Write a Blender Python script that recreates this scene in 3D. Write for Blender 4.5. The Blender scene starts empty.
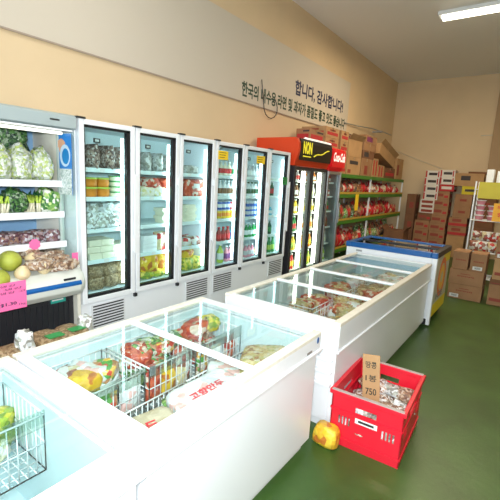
import bpy, bmesh, math, random
from mathutils import Vector, Matrix, noise
random.seed(7)
scn = bpy.context.scene
COL = scn.collection
R = math.radians

# ------------------------------------------------------------------ camera, world, light, exposure
cam_d = bpy.data.cameras.new('camera'); cam = bpy.data.objects.new('camera', cam_d); COL.objects.link(cam)
fw = Vector((-0.57339124, 0.79958118, -0.1785845)); rt = Vector((0.80602798, 0.58959997, 0.05187265)); up = Vector((-0.14676981, 0.11420079, 0.98255626))
cm = Matrix((rt, up, -fw)).transposed().to_4x4(); cm.translation = Vector((0, 0, 1.7)); cam.matrix_world = cm
cam_d.sensor_width = 36; cam_d.lens = 28.32; cam_d.clip_start = 0.05; cam_d.clip_end = 100
scn.camera = cam
scn.view_settings.view_transform = 'Standard'; scn.view_settings.look = 'None'
scn.view_settings.gamma = 1.0; scn.view_settings.exposure = 0.42; scn.view_settings.use_curve_mapping = False
wd = bpy.data.worlds.new('daylight'); scn.world = wd; wd.use_nodes = True
wd.node_tree.nodes['Background'].inputs[0].default_value = (0.85, 0.93, 1.0, 1); wd.node_tree.nodes['Background'].inputs[1].default_value = 2.0
def area(name, loc, target, sx, sy, power, color):
    l = bpy.data.lights.new(name, 'AREA'); l.shape = 'RECTANGLE'; l.size = sx; l.size_y = sy; l.energy = power; l.color = color
    o = bpy.data.objects.new(name, l); COL.objects.link(o); o.location = loc
    o.rotation_euler = (Vector(target) - Vector(loc)).to_track_quat('-Z', 'Y').to_euler(); return o
area('camera_flash', (0.05, -0.08, 1.84), (-2.0, 2.9, 1.2), 0.26, 0.2, 88, (0.93, 0.97, 1.0))
area('shop_window_daylight', (-1.6, -3.3, 1.9), (-1.8, 3.0, 1.0), 3.6, 2.4, 55, (0.88, 0.95, 1.0))
area('ceiling_light_glow_near', (-1.2, 1.8, 4.3), (-1.2, 1.8, 0), 3.2, 0.8, 34, (1.0, 0.97, 0.92))
area('ceiling_light_glow_far', (-1.0, 7.4, 4.3), (-1.0, 7.4, 0), 2.4, 0.8, 88, (1.0, 0.80, 0.54))

# ------------------------------------------------------------------ materials
MATS = {}
def mat(name, col, rough=0.5, metal=0.0, emit=None, es=0.0, noise_s=0, noise_a=0.0, bump=0.0, bump_s=60, coat=0.0):
    if name in MATS: return MATS[name]
    m = bpy.data.materials.new(name); m.use_nodes = True; nt = m.node_tree; b = nt.nodes['Principled BSDF']
    b.inputs['Base Color'].default_value = (*col, 1); b.inputs['Roughness'].default_value = rough; b.inputs['Metallic'].default_value = metal
    if coat: b.inputs['Coat Weight'].default_value = coat
    if emit: b.inputs['Emission Color'].default_value = (*emit, 1); b.inputs['Emission Strength'].default_value = es
    tc = nt.nodes.new('ShaderNodeTexCoord')
    if noise_a:
        n = nt.nodes.new('ShaderNodeTexNoise'); n.inputs['Scale'].default_value = noise_s; n.inputs['Detail'].default_value = 4
        r = nt.nodes.new('ShaderNodeValToRGB'); nt.links.new(tc.outputs['Object'], n.inputs['Vector']); nt.links.new(n.outputs['Fac'], r.inputs[0])
        r.color_ramp.elements[0].position = 0.3; r.color_ramp.elements[1].position = 0.7
        r.color_ramp.elements[0].color = (*[c * (1 - noise_a) for c in col], 1); r.color_ramp.elements[1].color = (*[min(1, c * (1 + noise_a)) for c in col], 1)
        nt.links.new(r.outputs[0], b.inputs['Base Color'])
    if bump:
        n2 = nt.nodes.new('ShaderNodeTexNoise'); n2.inputs['Scale'].default_value = bump_s; n2.inputs['Detail'].default_value = 3
        bp = nt.nodes.new('ShaderNodeBump'); bp.inputs['Strength'].default_value = bump; bp.inputs['Distance'].default_value = 0.02
        nt.links.new(tc.outputs['Object'], n2.inputs['Vector']); nt.links.new(n2.outputs['Fac'], bp.inputs['Height']); nt.links.new(bp.outputs[0], b.inputs['Normal'])
    MATS[name] = m; return m
def packmat(name, cols, scale=14, rough=0.3, bump=0.5, stretch=(1, 1, 1)):
    """printed plastic film: patches of the pack's own colours, crinkled"""
    if name in MATS: return MATS[name]
    m = bpy.data.materials.new(name); m.use_nodes = True; nt = m.node_tree; b = nt.nodes['Principled BSDF']
    tc = nt.nodes.new('ShaderNodeTexCoord'); oi = nt.nodes.new('ShaderNodeObjectInfo'); mp = nt.nodes.new('ShaderNodeMapping')
    ml = nt.nodes.new('ShaderNodeMath'); ml.operation = 'MULTIPLY'; ml.inputs[1].default_value = 30
    cb = nt.nodes.new('ShaderNodeCombineXYZ')
    nt.links.new(oi.outputs['Random'], ml.inputs[0])
    for i in range(3): nt.links.new(ml.outputs[0], cb.inputs[i])
    nt.links.new(tc.outputs['Object'], mp.inputs['Vector']); nt.links.new(cb.outputs[0], mp.inputs['Location']); mp.inputs['Scale'].default_value = stretch
    v = nt.nodes.new('ShaderNodeTexVoronoi'); v.inputs['Scale'].default_value = scale * (1.0 if 'snack' in name or name == 'red_white_bag' else 1.7)
    nt.links.new(mp.outputs[0], v.inputs['Vector'])
    sp = nt.nodes.new('ShaderNodeSeparateColor'); nt.links.new(v.outputs['Color'], sp.inputs[0])
    r = nt.nodes.new('ShaderNodeValToRGB'); r.color_ramp.interpolation = 'CONSTANT'; nt.links.new(sp.outputs[0], r.inputs[0])
    els = r.color_ramp.elements
    while len(els) < len(cols): els.new(0.5)
    for i, c in enumerate(cols): els[i].position = i / len(cols)
    for i, c in enumerate(cols): els[i].color = (*c, 1)
    nt.links.new(r.outputs[0], b.inputs['Base Color']); b.inputs['Roughness'].default_value = rough
    n2 = nt.nodes.new('ShaderNodeTexVoronoi'); n2.inputs['Scale'].default_value = scale * 2.4
    bp = nt.nodes.new('ShaderNodeBump'); bp.inputs['Strength'].default_value = bump; bp.inputs['Distance'].default_value = 0.012
    nt.links.new(mp.outputs[0], n2.inputs['Vector']); nt.links.new(n2.outputs['Distance'], bp.inputs['Height']); nt.links.new(bp.outputs[0], b.inputs['Normal'])
    MATS[name] = m; return m
def glassmat(name, tint=(0.93, 0.98, 0.97), refl=1.0, ior=1.45, rough=0.02):
    """thin pane: passes light straight, mirrors by Fresnel"""
    m = bpy.data.materials.new(name); m.use_nodes = True; nt = m.node_tree; nt.nodes.remove(nt.nodes['Principled BSDF'])
    out = nt.nodes['Material Output']; t = nt.nodes.new('ShaderNodeBsdfTransparent'); t.inputs[0].default_value = (*tint, 1)
    g = nt.nodes.new('ShaderNodeBsdfGlossy'); g.inputs['Roughness'].default_value = rough
    f = nt.nodes.new('ShaderNodeFresnel'); f.inputs[0].default_value = ior; mx = nt.nodes.new('ShaderNodeMixShader')
    k = nt.nodes.new('ShaderNodeMath'); k.operation = 'MULTIPLY'; k.inputs[1].default_value = refl
    geo = nt.nodes.new('ShaderNodeNewGeometry'); fb = nt.nodes.new('ShaderNodeMath'); fb.operation = 'SUBTRACT'; fb.inputs[0].default_value = 1.0
    k2 = nt.nodes.new('ShaderNodeMath'); k2.operation = 'MULTIPLY'; nt.links.new(geo.outputs['Backfacing'], fb.inputs[1]); nt.links.new(f.outputs[0], k2.inputs[0]); nt.links.new(fb.outputs[0], k2.inputs[1])
    nt.links.new(k2.outputs[0], k.inputs[0]); nt.links.new(k.outputs[0], mx.inputs[0]); nt.links.new(t.outputs[0], mx.inputs[1]); nt.links.new(g.outputs[0], mx.inputs[2])
    nt.links.new(mx.outputs[0], out.inputs[0]); MATS[name] = m; return m

WHITE = mat('white_enamel', (0.82, 0.85, 0.88), 0.28)
GREYW = mat('grey_white_enamel', (0.74, 0.76, 0.78), 0.35)
LINER = mat('liner_white', (0.80, 0.92, 0.93), 0.4)
FRLIN = mat('freezer_liner', (0.66, 0.80, 0.84), 0.4, bump=0.15, bump_s=25)
CREAM = mat('cream_rail', (0.80, 0.76, 0.66), 0.4, noise_s=30, noise_a=0.06)
BLACK = mat('black_gasket', (0.012, 0.013, 0.016), 0.3)
BLACKP = mat('black_plastic', (0.02, 0.02, 0.024), 0.45)
DKMET = mat('dark_metal', (0.10, 0.11, 0.12), 0.3, 0.8)
CHROME = mat('chrome', (0.75, 0.77, 0.8), 0.18, 1.0)
GREYM = mat('grey_aluminium', (0.38, 0.40, 0.42), 0.35, 0.7)
WIRE = mat('white_wire', (0.85, 0.88, 0.90), 0.35)
GLASS = glassmat('door_glass', (0.88, 0.97, 0.97), 0.9)
LIDGL = glassmat('lid_glass', (0.93, 0.98, 0.97), 1.0, 1.5)
CLEARP = glassmat('clear_price_rail', (0.86, 0.93, 0.90), 5.0, 1.5, 0.35)
TUBE = mat('fluorescent_tube', (0.9, 0.95, 1), 0.4, emit=(0.78, 0.97, 1.0), es=6.5)
TUBEW = mat('warm_fluorescent_tube', (1, 0.95, 0.85), 0.4, emit=(1.0, 0.93, 0.74), es=6.0)
BLUE = mat('blue_band', (0.005, 0.10, 0.34), 0.3)
RED = mat('red_panel', (0.72, 0.06, 0.015), 0.35)
COKERED = mat('sign_red', (0.62, 0.008, 0.012), 0.3, emit=(0.8, 0.01, 0.015), es=0.15)
YEL = mat('sign_yellow', (0.90, 0.80, 0.04), 0.5, emit=(0.9, 0.8, 0.05), es=0.25)
YPAPER = mat('yellow_card', (0.90, 0.62, 0.02), 0.7)
YGPAPER = mat('yellow_green_sheet', (0.56, 0.50, 0.06), 0.7, noise_s=6, noise_a=0.05)
OPAPER = mat('orange_paper', (0.86, 0.46, 0.05), 0.7)
PINK = mat('pink_card', (0.92, 0.16, 0.40), 0.7)
PAPER = mat('white_paper', (0.82, 0.82, 0.80), 0.7)
INK = mat('dark_ink', (0.02, 0.025, 0.02), 0.6)
GINK = mat('dark_green_ink', (0.02, 0.06, 0.035), 0.6)
NINK = mat('navy_ink', (0.02, 0.03, 0.09), 0.6)
RINK = mat('red_ink', (0.72, 0.03, 0.05), 0.6)
CARDB = mat('cardboard', (0.33, 0.175, 0.085), 0.85, noise_s=5, noise_a=0.12)
CARDL = mat('light_cardboard', (0.44, 0.26, 0.12), 0.85, noise_s=5, noise_a=0.1)
CARDD = mat('dark_cardboard', (0.19, 0.085, 0.04), 0.85, noise_s=5, noise_a=0.12)
TAPE = mat('brown_tape', (0.30, 0.19, 0.09), 0.3)
GREEN = mat('green_shelf', (0.05, 0.20, 0.02), 0.45)
YRAIL = mat('yellow_price_rail', (0.50, 0.33, 0.05), 0.5, noise_s=40, noise_a=0.3)
CRATE = mat('red_crate_plastic', (0.74, 0.014, 0.035), 0.35)
CRATEG = mat('grey_crate_rim', (0.42, 0.36, 0.34), 0.4)
PLASTW = mat('beige_side', (0.72, 0.68, 0.58), 0.5)

# ------------------------------------------------------------------ mesh helpers
class MB:
    def __init__(s): s.v = []; s.f = []; s.m = []; s.sm = []
    def add(s, vs, fs, mi=0, smooth=False):
        o = len(s.v); s.v += [tuple(p) for p in vs]; s.f += [tuple(i + o for i in f) for f in fs]
        s.m += [mi] * len(fs); s.sm += [smooth] * len(fs); return s
    def box(s, a, b, mi=0):
        x0, y0, z0 = [min(p, q) for p, q in zip(a, b)]; x1, y1, z1 = [max(p, q) for p, q in zip(a, b)]
        return s.add([(x0, y0, z0), (x1, y0, z0), (x1, y1, z0), (x0, y1, z0), (x0, y0, z1), (x1, y0, z1), (x1, y1, z1), (x0, y1, z1)],
                     [(0, 3, 2, 1), (4, 5, 6, 7), (0, 1, 5, 4), (1, 2, 6, 5), (2, 3, 7, 6), (3, 0, 4, 7)], mi)
    def rod(s, a, b, r, mi=0, n=6, r2=None):
        a, b = Vector(a), Vector(b); d = (b - a).normalized(); u = d.orthogonal().normalized(); w = d.cross(u); r2 = r if r2 is None else r2
        vs = []
        for k in range(n):
            t = 2 * math.pi * k / n; q = u * math.cos(t) + w * math.sin(t); vs += [a + q * r, b + q * r2]
        fs = [(2 * k, 2 * ((k + 1) % n), 2 * ((k + 1) % n) + 1, 2 * k + 1) for k in range(n)]
        fs += [tuple(2 * k for k in range(n))[::-1], tuple(2 * k + 1 for k in range(n))]
        return s.add(vs, fs, mi, True)
    def path(s, pts, r, mi=0, n=6):
        for a, b in zip(pts, pts[1:]): s.rod(a, b, r, mi, n)
        return s
    def lathe(s, prof, mi=0, n=14, c=(0, 0, 0), mis=None):
        vs = [(c[0] + r * math.cos(2 * math.pi * k / n), c[1] + r * math.sin(2 * math.pi * k / n), c[2] + z) for r, z in prof for k in range(n)]
        for j in range(len(prof) - 1):
            fs = [(j * n + k, j * n + (k + 1) % n, (j + 1) * n + (k + 1) % n, (j + 1) * n + k) for k in range(n)]
            o = len(s.v); 
            if j == 0: base = o; s.v += [tuple(p) for p in vs]
            s.f += [tuple(i + base for i in f) for f in fs]; m_ = mis[j] if mis else mi
            s.m += [m_] * n; s.sm += [True] * n
        s.f += [tuple(base + k for k in range(n))[::-1], tuple(base + (len(prof) - 1) * n + k for k in range(n))]
        s.m += [mis[0] if mis else mi, mis[-1] if mis else mi]; s.sm += [False, False]
        return s
    def extr(s, poly, axis, a, b, mi=0, smooth=False):
        """poly = list of 2D points; axis 'y' -> points are (x,z) swept in y from a to b; 'x' -> (y,z)"""
        n = len(poly)
        if axis == 'y': vs = [(p[0], a, p[1]) for p in poly] + [(p[0], b, p[1]) for p in poly]
        elif axis == 'x': vs = [(a, p[0], p[1]) for p in poly] + [(b, p[0], p[1]) for p in poly]
        else: vs = [(p[0], p[1], a) for p in poly] + [(p[0], p[1], b) for p in poly]
        fs = [(k, (k + 1) % n, n + (k + 1) % n, n + k) for k in range(n)]
        s.add(vs, fs, mi, smooth); s.add(vs, [tuple(range(n)), tuple(range(n, 2 * n))[::-1]], mi); return s
def mesh(name, mb, mats):
    me = bpy.data.meshes.new(name); me.from_pydata(mb.v, [], mb.f); me.update()
    if not isinstance(mats, (list, tuple)): mats = [mats]
    for m in mats: me.materials.append(m)
    for p, mi, sm in zip(me.polygons, mb.m, mb.sm): p.material_index = mi; p.use_smooth = sm
    bm = bmesh.new(); bm.from_mesh(me); bmesh.ops.recalc_face_normals(bm, faces=bm.faces); bm.to_mesh(me); bm.free()
    return me
def ob(name, mb, mats, parent=None, loc=None, bevel=0, label=None, rot=None):
    me = mesh(name, mb, mats) if isinstance(mb, MB) else mb
    o = bpy.data.objects.new(name, me); COL.objects.link(o)
    if parent: o.parent = parent
    if loc: o.location = loc
    if rot: o.rotation_euler = rot
    if bevel:
        b = o.modifiers.new('bevel', 'BEVEL'); b.width = bevel; b.segments = 2; b.limit_method = 'ANGLE'; b.harden_normals = False
    if label: o['label'] = label
    return o
def tag(o, label, cat, group=None, kind=None):
    o['label'] = label; o['category'] = cat
    if group: o['group'] = group
    if kind: o['kind'] = kind
    return o
def root(name, label, cat, loc=(0, 0, 0), rz=0, group=None):
    o = bpy.data.objects.new(name, None); COL.objects.link(o); o.location = loc; o.rotation_euler = (0, 0, rz); o.empty_display_size = 0.1
    return tag(o, label, cat, group)
def struct(name, mb, m, bevel=0):
    o = ob(name, mb, m, bevel=bevel); o['kind'] = 'structure'; return o
def dup(o, loc, rz=0, label=None, group=None, sc=None, rot=None):
    r = o.copy(); COL.objects.link(r); r.location = loc; r.rotation_euler = rot if rot else (0, 0, rz)
    if sc: r.scale = sc if isinstance(sc, tuple) else (sc,) * 3
    if label: r['label'] = label
    if group: r['group'] = group
    for ch in o.children:
        c = ch.copy(); COL.objects.link(c); c.parent = r
        for g in ch.children:
            d = g.copy(); COL.objects.link(d); d.parent = c
    return r
def text(body, m, parent, origin, U, V, width=None, height=0.1, name='lettering', off=0.001, bold=0.0, shear=0.0):
    """flat lettering fitted to width x height, lower left corner at origin, U along the line, V up"""
    cu = bpy.data.curves.new('txt', 'FONT'); cu.body = body; cu.size = 1; cu.offset = bold; cu.resolution_u = 3; cu.shear = shear; cu.extrude = 0.004
    t = bpy.data.objects.new('txt', cu); COL.objects.link(t); dg = bpy.context.evaluated_depsgraph_get(); dg.update()
    me = bpy.data.meshes.new_from_object(t.evaluated_get(dg)); bpy.data.objects.remove(t); bpy.data.curves.remove(cu)
    xs = [v.co.x for v in me.vertices]; ys = [v.co.y for v in me.vertices]
    if not xs: return None
    x0, x1, y0, y1 = min(xs), max(xs), min(ys), max(ys); sy = height / (y1 - y0); sx = width / (x1 - x0) if width else sy
    U, V = Vector(U).normalized(), Vector(V).normalized(); N = U.cross(V); O = Vector(origin)
    for v in me.vertices: v.co = O + U * ((v.co.x - x0) * sx) + V * ((v.co.y - y0) * sy) + N * (off + v.co.z * 0.1)
    me.materials.clear(); me.materials.append(m)
    o = bpy.data.objects.new(name, me); COL.objects.link(o)
    if parent: o.parent = parent
    return o

# ------------------------------------------------------------------ room
XW, YB, ZC = -3.6, 11.6, 4.5
wallm = mat('tan_wall_paint', (0.70, 0.54, 0.34), 0.8, noise_s=1.2, noise_a=0.04, bump=0.08, bump_s=90)
floorm = mat('green_floor_paint', (0.040, 0.095, 0.018), 0.38, noise_s=2.5, noise_a=0.22, bump=0.05, bump_s=30)
ceilm = mat('white_ceiling_paint', (0.84, 0.84, 0.82), 0.8)
struct('floor', MB().box((XW - .1, -3.6, -.1), (3.6, YB + .1, 0)), floorm)
struct('ceiling', MB().box((XW - .1, -3.6, ZC), (3.6, YB + .1, ZC + .1)), ceilm)
struct('wall_left', MB().box((XW - .1, -3.6, 0), (XW, YB + .1, ZC)), wallm)
struct('wall_back', MB().box((XW, YB, 0), (3.6, YB + .1, ZC)), wallm)
struct('wall_right', MB().box((3.5, -3.6, 0), (3.6, YB, ZC)), wallm)
struct('wall_front', MB().box((XW, -3.6, 0), (3.5, -3.5, .5)).box((XW, -3.6, 2.9), (3.5, -3.5, ZC)).box((XW, -3.6, .5), (-3.2, -3.5, 2.9)).box((3.1, -3.6, .5), (3.5, -3.5, 2.9)), wallm)
wf = MB()
for x in (-3.2, -1.12, .96, 3.04): wf.box((x, -3.58, .5), (x + .06, -3.52, 2.9))
wf.box((-3.2, -3.58, .5), (3.1, -3.52, .56)).box((-3.2, -3.58, 2.84), (3.1, -3.52, 2.9))
w1 = struct('window_1', wf, GREYM)
ob('window_pane', MB().box((-3.2, -3.553, .5), (3.1, -3.547, 2.9)), LIDGL, w1)
struct('trim_1', MB().box((-1.14, YB - .12, 0), (-.80, YB, ZC)), mat('brown_pilaster_paint', (0.40, 0.27, 0.15), 0.8), .005)
struct('trim_2', MB().rod((-1.40, YB - .015, 3.05), (-1.14, YB - .015, 3.06), .012).rod((XW + .02, YB - .02, 2.72), (-2.2, YB - .02, 2.22), .006), PLASTW)
# white painted band with lettering on the left wall
bandm = mat('pale_band_paint', (0.60, 0.54, 0.45), 0.75)
band = tag(ob('wall_sign', MB().box((XW + .001, 1.5, 2.76), (XW + .012, 8.35, 3.80)), bandm), 'long off white signboard with Korean lettering high on left wall', 'sign')
tag_edge = ob('sign_edge', MB().box((XW + .012, 1.5, 2.755), (XW + .022, 8.35, 2.77)), mat('band_edge', (0.35, 0.28, 0.22), .7), band)
text('한국의 내수용 라면 및 과자가 품질도 좋고 맛도 좋습니다', GINK, band, (XW + .013, 4.60, 2.835), (0, 1, 0), (0, 0, 1), 3.62, .21, 'green_lettering', bold=0.03)
text('합니다, 감사합니다!', NINK, band, (XW + .013, 6.06, 3.12), (0, 1, 0), (0, 0, 1), 2.0, .26, 'navy_lettering', bold=0.03)
# cables
c1 = MB(); pts = [(XW + .03, 5.05, 3.15), (XW + .03, 5.12, 2.86)]
for k in range(11):
    a = math.pi * (1.0 + k / 10 * 1.35); pts.append((XW + .03, 5.33 + .19 * math.cos(a), 2.80 + .16 * math.sin(a)))
tag(ob('hanging_cable', c1.path(pts, .007), DKMET), 'thin dark cable hanging in a loop below the wall lettering', 'cable')
c2 = MB().path([(XW + .02, 8.3, 2.78), (XW + .02, 9.9, 2.755), (XW + .02, 11.5, 2.73)], .008)
tag(ob('wall_cable', c2, DKMET), 'dark cable running along left wall above the shelf cartons', 'cable')
c3 = MB().path([(XW + .03, 8.2, 2.97), (XW + .05, 8.8, 2.99), (XW + .12, 9.6, 3.03), (XW + .2, 10.3, 3.02), (XW + .25, 10.7, 3.0)], .012)
c3.lathe([(.0, -.03), (.05, -.02), (.07, 0), (.05, .02), (.0, .03)], 0, 10, (XW + .2, 10.0, 3.0))
c3.box((XW + .0, 9.98, 2.98), (XW + .2, 10.02, 3.02))
tag(ob('wall_bracket', c3, GREYM), 'small grey metal bracket arm on left wall near the corner', 'bracket')
# ceiling lamps
for i, (x, y) in enumerate([(-1.2, 1.8), (-1.0, 7.4)]):
    r_ = root('ceiling_light', ['twin tube ceiling light near the shop front', 'twin tube ceiling light near the back wall'][i], 'ceiling light', (x, y, ZC))
    ob('housing', MB().box((-.75, -.12, -.06), (.75, .12, 0)), WHITE, r_, bevel=.006)
    for s in (-1, 1): ob('tube', MB().rod((-.7, s * .06, -.085), (.7, s * .06, -.085), .016, n=10), TUBEW, r_)

# ------------------------------------------------------------------ product prototypes
def hide_away(o): return o
def crumple(w, d, h, seed, mi=0, amp=.16, sub=3, top=1.0, pw=.55):
    """a soft filled pouch: rounded box with random dents, flat underside at z=0"""
    bm = bmesh.new(); bmesh.ops.create_icosphere(bm, subdivisions=sub, radius=1)
    mb = MB(); vs = []
    for v in bm.verts:
        c = v.co; q = Vector([math.copysign(abs(t) ** pw, t) for t in c])
        n = noise.noise(c * 1.9 + Vector((seed * 3.1, seed * 1.7, 0))) + .5 * noise.noise(c * 4.5 + Vector((seed, 0, seed * 2)))
        q *= 1 + amp * n
        z = max(q.z, -.86); t = 1 - (1 - top) * max(0, z)
        vs.append((q.x * w / 2 * t, q.y * d / 2 * t, (z + .86) * h / 1.86))
    fs = [tuple(v.index for v in f.verts) for f in bm.faces]; bm.free(); mb.add(vs, fs, mi, True); return mb
def pouch(w, d, h, seed, **k):
    """packet with a crimped seal on top and bottom"""
    mb = MB(); n = 9; rows = []
    for j in range(9):
        t = j / 8; zz = h * t; th = d / 2 * (math.sin(math.pi * min(1, max(0, (t - .06) / .88))) ** .6 + .05)
        ww = w / 2 * (1 - .10 * math.sin(math.pi * t)); ring = []
        for i in range(16):
            a = 2 * math.pi * i / 16; cx = math.copysign(abs(math.cos(a)) ** .6, math.cos(a)); cy = math.copysign(abs(math.sin(a)) ** .9, math.sin(a))
            p = noise.noise(Vector((i * .7 + seed * 5, j * .8, seed))) * .10
            ring.append((cx * ww * (1 + p * .4), cy * th * (1 + p * 2), zz))
        rows += ring
    fs = [(j * 16 + i, j * 16 + (i + 1) % 16, (j + 1) * 16 + (i + 1) % 16, (j + 1) * 16 + i) for j in range(8) for i in range(16)]
    fs += [tuple(range(16))[::-1], tuple(range(128, 144))]
    mb.add(rows, fs, 0, True); return mb
def bottle(r, h, mats, neck=.42, cap=True):
    mb = MB(); mb.lathe([(r * .85, 0), (r, .01), (r, h * .18), (r * 1.01, h * .19), (r * 1.01, h * .50), (r, h * .51), (r, h * .58), (r * neck, h * .80), (r * neck, h * .90), (r * neck * 1.2, h * .905), (r * neck * 1.2, h)],
                        n=10, mis=[0, 0, 1, 1, 1, 0, 0, 0, 2, 2])
    return mb
def can(r, h):
    return MB().lathe([(r * .8, 0), (r, h * .06), (r, h * .3), (r, h * .7), (r, h * .92), (r * .85, h)], n=10, mis=[2, 0, 1, 0, 2])
def tub(r, h, n=12):
    return MB().lathe([(r * .85, 0), (r * .96, h * .3), (r, h * .82), (r * 1.06, h * .83), (r * 1.06, h)], n=n, mis=[0, 0, 1, 1])
def col(name, c, rough=.35): return mat(name, c, rough)
C_ = {k: col('pack_' + k, v) for k, v in dict(red=(.62, .03, .03), dred=(.33, .03, .02), blue=(.03, .12, .45), green=(.02, .28, .06), dgreen=(.01, .09, .03), white=(.82, .84, .84), silver=(.55, .58, .6),
      yellow=(.85, .60, .04), orange=(.78, .27, .03), brown=(.20, .09, .03), pink=(.78, .30, .36), cyan=(.10, .50, .65), cream=(.80, .76, .58), purple=(.20, .05, .2), lime=(.45, .62, .08)).items()}
ORD = ['leftmost', 'second from left', 'third from left', 'fourth from left', 'fifth from left', 'sixth from left', 'seventh from left', 'eighth from left', 'ninth from left']
def place_words(spots, k, axis):
    """where spot k is among the spots: level, row and place along the row"""
    zs = sorted({round(s[2], 3) for s in spots}); other = 1 - axis
    rows = sorted({round(s[other], 2) for s in spots}, reverse=(other == 0)); w = []
    if len(rows) == 2 and rows[1] != rows[0]: w.append('front row' if round(spots[k][other], 2) == rows[0] else 'back row')
    along = sorted({round(s[axis], 2) for s in spots})
    if len(along) > 1: w.append(ORD[min(8, [round(s[axis], 2) for s in sorted([q for q in spots if round(q[other], 2) == round(spots[k][other], 2)], key=lambda q: q[axis])].index(round(spots[k][axis], 2)))])
    if len(zs) > 1 and len(along) == 1: w.append('number'.replace('number', ['lowest', 'second up', 'third up', 'fourth up', 'fifth up'][zs.index(round(spots[k][2], 3))]))
    return ', '.join(w)
def put(kind, me, mats, spots, label, cat, group, sc=1.0, rot=None, jitter=0.0, jr=0.0, bevel=0, axis=1):
    """one thing of a kind, then copies of it at the other spots, each with its own place in its label"""
    first = None
    for k, s in enumerate(spots):
        loc = (s[0] + random.uniform(-jitter, jitter), s[1] + random.uniform(-jitter, jitter), s[2]); rz = (s[3] if len(s) > 3 else 0) + random.uniform(-jr, jr)
        lb = label
        if len(spots) > 1:
            pw = place_words(spots, k, axis)
            if pw: lb = label + ', ' + pw
            if len(lb.split()) > 16: lb = label
        if first is None:
            first = ob(kind, me, mats, bevel=bevel); tag(first, lb, cat, group); first.location = loc; first.rotation_euler = rot if rot else (0, 0, rz)
            if sc != 1: first.scale = (sc,) * 3
        else: dup(first, loc, rz, lb, rot=rot)
    return first

# ------------------------------------------------------------------ white upright fridges
XF, ZT, ZG = -2.9, 2.09, .642
SH = [1.715, 1.475, 1.205, .935, .665]          # shelf tops
def fridge(y0, W, label, rev=False):
    r = root('glass_door_fridge', label, 'fridge', (XF, y0, 0))
    D = .66; t = .04
    b = MB().box((-D, 0, .08), (-D + t, W, ZT)).box((-D, 0, .08), (-.06, t, ZT)).box((-D, W - t, .08), (-.06, W, ZT)).box((-D, 0, ZT - t), (-.06, W, ZT)).box((-D, 0, .56), (-.06, W, .62)).box((-D, 0, .08), (-.06, W, .14))
    b.box((-.08, 0, .05), (-.02, W, .60)).box((-.10, .05, 0), (-.05, W - .05, .05))
    ob('cabinet', b, [WHITE], r, bevel=.004)
    ob('liner', MB().box((-D + t, t, .621), (-D + t + .01, W - t, ZT - t)), LINER, r)
    for i in (1, 2): ob('mullion', MB().box((-.10, W * i / 3 - .02, .62), (-.062, W * i / 3 + .02, ZT - t)), WHITE, r)
    dw = W / 3
    for i in range(3):
        a, c = i * dw + .006, (i + 1) * dw - .006; fr = MB(); z0, z1 = .60, ZT - .005; fw_ = .042
        fr.box((-.055, a, z0), (0, a + fw_, z1)).box((-.055, c - fw_, z0), (0, c, z1)).box((-.055, a + fw_, z1 - .04), (0, c - fw_, z1)).box((-.055, a + fw_, z0), (0, c - fw_, z0 + .045))
        d = ob('door', fr, WHITE, r, bevel=.005)
        g = MB(); ga = .016
        for q in ((a + fw_, a + fw_ + .01), (c - fw_ - .034, c - fw_)): g.box((-.05, q[0], z0 + .045), (-.012, q[1], z1 - .04))
        g.box((-.05, a + fw_, z1 - .058), (-.012, c - fw_, z1 - .04)).box((-.05, a + fw_, z0 + .045), (-.012, c - fw_, z0 + .068))
        ob('gasket', g, BLACK, d)
        ob('glass', MB().box((-.030, a + fw_ + .01, z0 + .06), (-.024, c - fw_ - .03, z1 - .05)), GLASS, d)
        hy = a + .022 if i else c - .022
        hy = c - .020
        h = MB().box((0, hy - .008, 1.0), (.022, hy + .008, 1.10)).box((0, hy - .008, 1.60), (.022, hy + .008, 1.66)).box((.018, hy - .011, .98), (.03, hy + .011, 1.68))
        ob('handle', h, WHITE, d, bevel=.003)
        ob('hinge', MB().box((-.03, a - .02, ZT - .008), (.01, a + .05, ZT + .008)), DKMET, d)
        ob('lamp', MB().rod((-.082, c - .074, .70), (-.082, c - .074, 1.98), .013, n=10), TUBE, r)
    for z in SH[:-1]:
        s = MB().box((-D + t + .01, t, z - .012), (-.113, W - t, z - .001))
        s.box((-.113, t, z - .030), (-.105, W - t, z + .006))
        ob('shelf', s, LINER, r)
    ob('shelf', MB().box((-D + t + .01, t, .621), (-.10, W - t, .66)), LINER, r)
    # price tickets on rail
    tk = MB()
    for z in SH[:-1]:
        for k in range(int(W / .17)):
            if random.random() < .75: yy = t + .03 + k * .17 + random.uniform(0, .08); tk.box((-.105, yy, z - .026), (-.1035, yy + .05, z + .002))
    tko = ob('price_tickets', tk, PAPER, r)
    # grilles
    for (ga, gb) in ([(0.085, .42), (W - .40, W - .05)] if not rev else [(.03, .38), (W - .39, W - .04)]):
        g = MB().box((-.02, ga, .36), (-.012, gb, .575), 0)
        for k in range(8):
            z = .375 + k * .0255; g.box((-.012, ga + .015, z), (-.0105, gb - .015, z + .012), 1)
        ob('vent_grille', g, [GREYW, BLACK], r)
    for (ya) in (W / 3, W * 2 / 3): ob('door_catch', MB().box((-.02, ya - .015, .565), (.005, ya + .015, .595)), BLACKP, r)
    for i, yy in enumerate((.20, .73, 1.26)):                     # thermometers inside top
        ob('thermometer', MB().box((-.12, yy, 1.925), (-.115, yy + .06, 1.96), 0).box((-.115, yy + .012, 1.933), (-.114, yy + .048, 1.952), 1), [DKMET, PAPER], r)
    return r
FA = fridge(1.726, 1.593, 'white three door glass fridge with packed food, beside the produce chiller')
FB = fridge(3.324, 1.588, 'white three door glass fridge of drinks, beside the red topped cooler', True)
def sticker(par, y, z, w, h, m, lines=2):
    s = MB().box((.0305, y, z), (.032, y + w, z + h), 0)
    o = ob('price_card', s, [m, INK], par); 
    for k in range(lines):
        for j in range(4): pass
    return o
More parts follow.
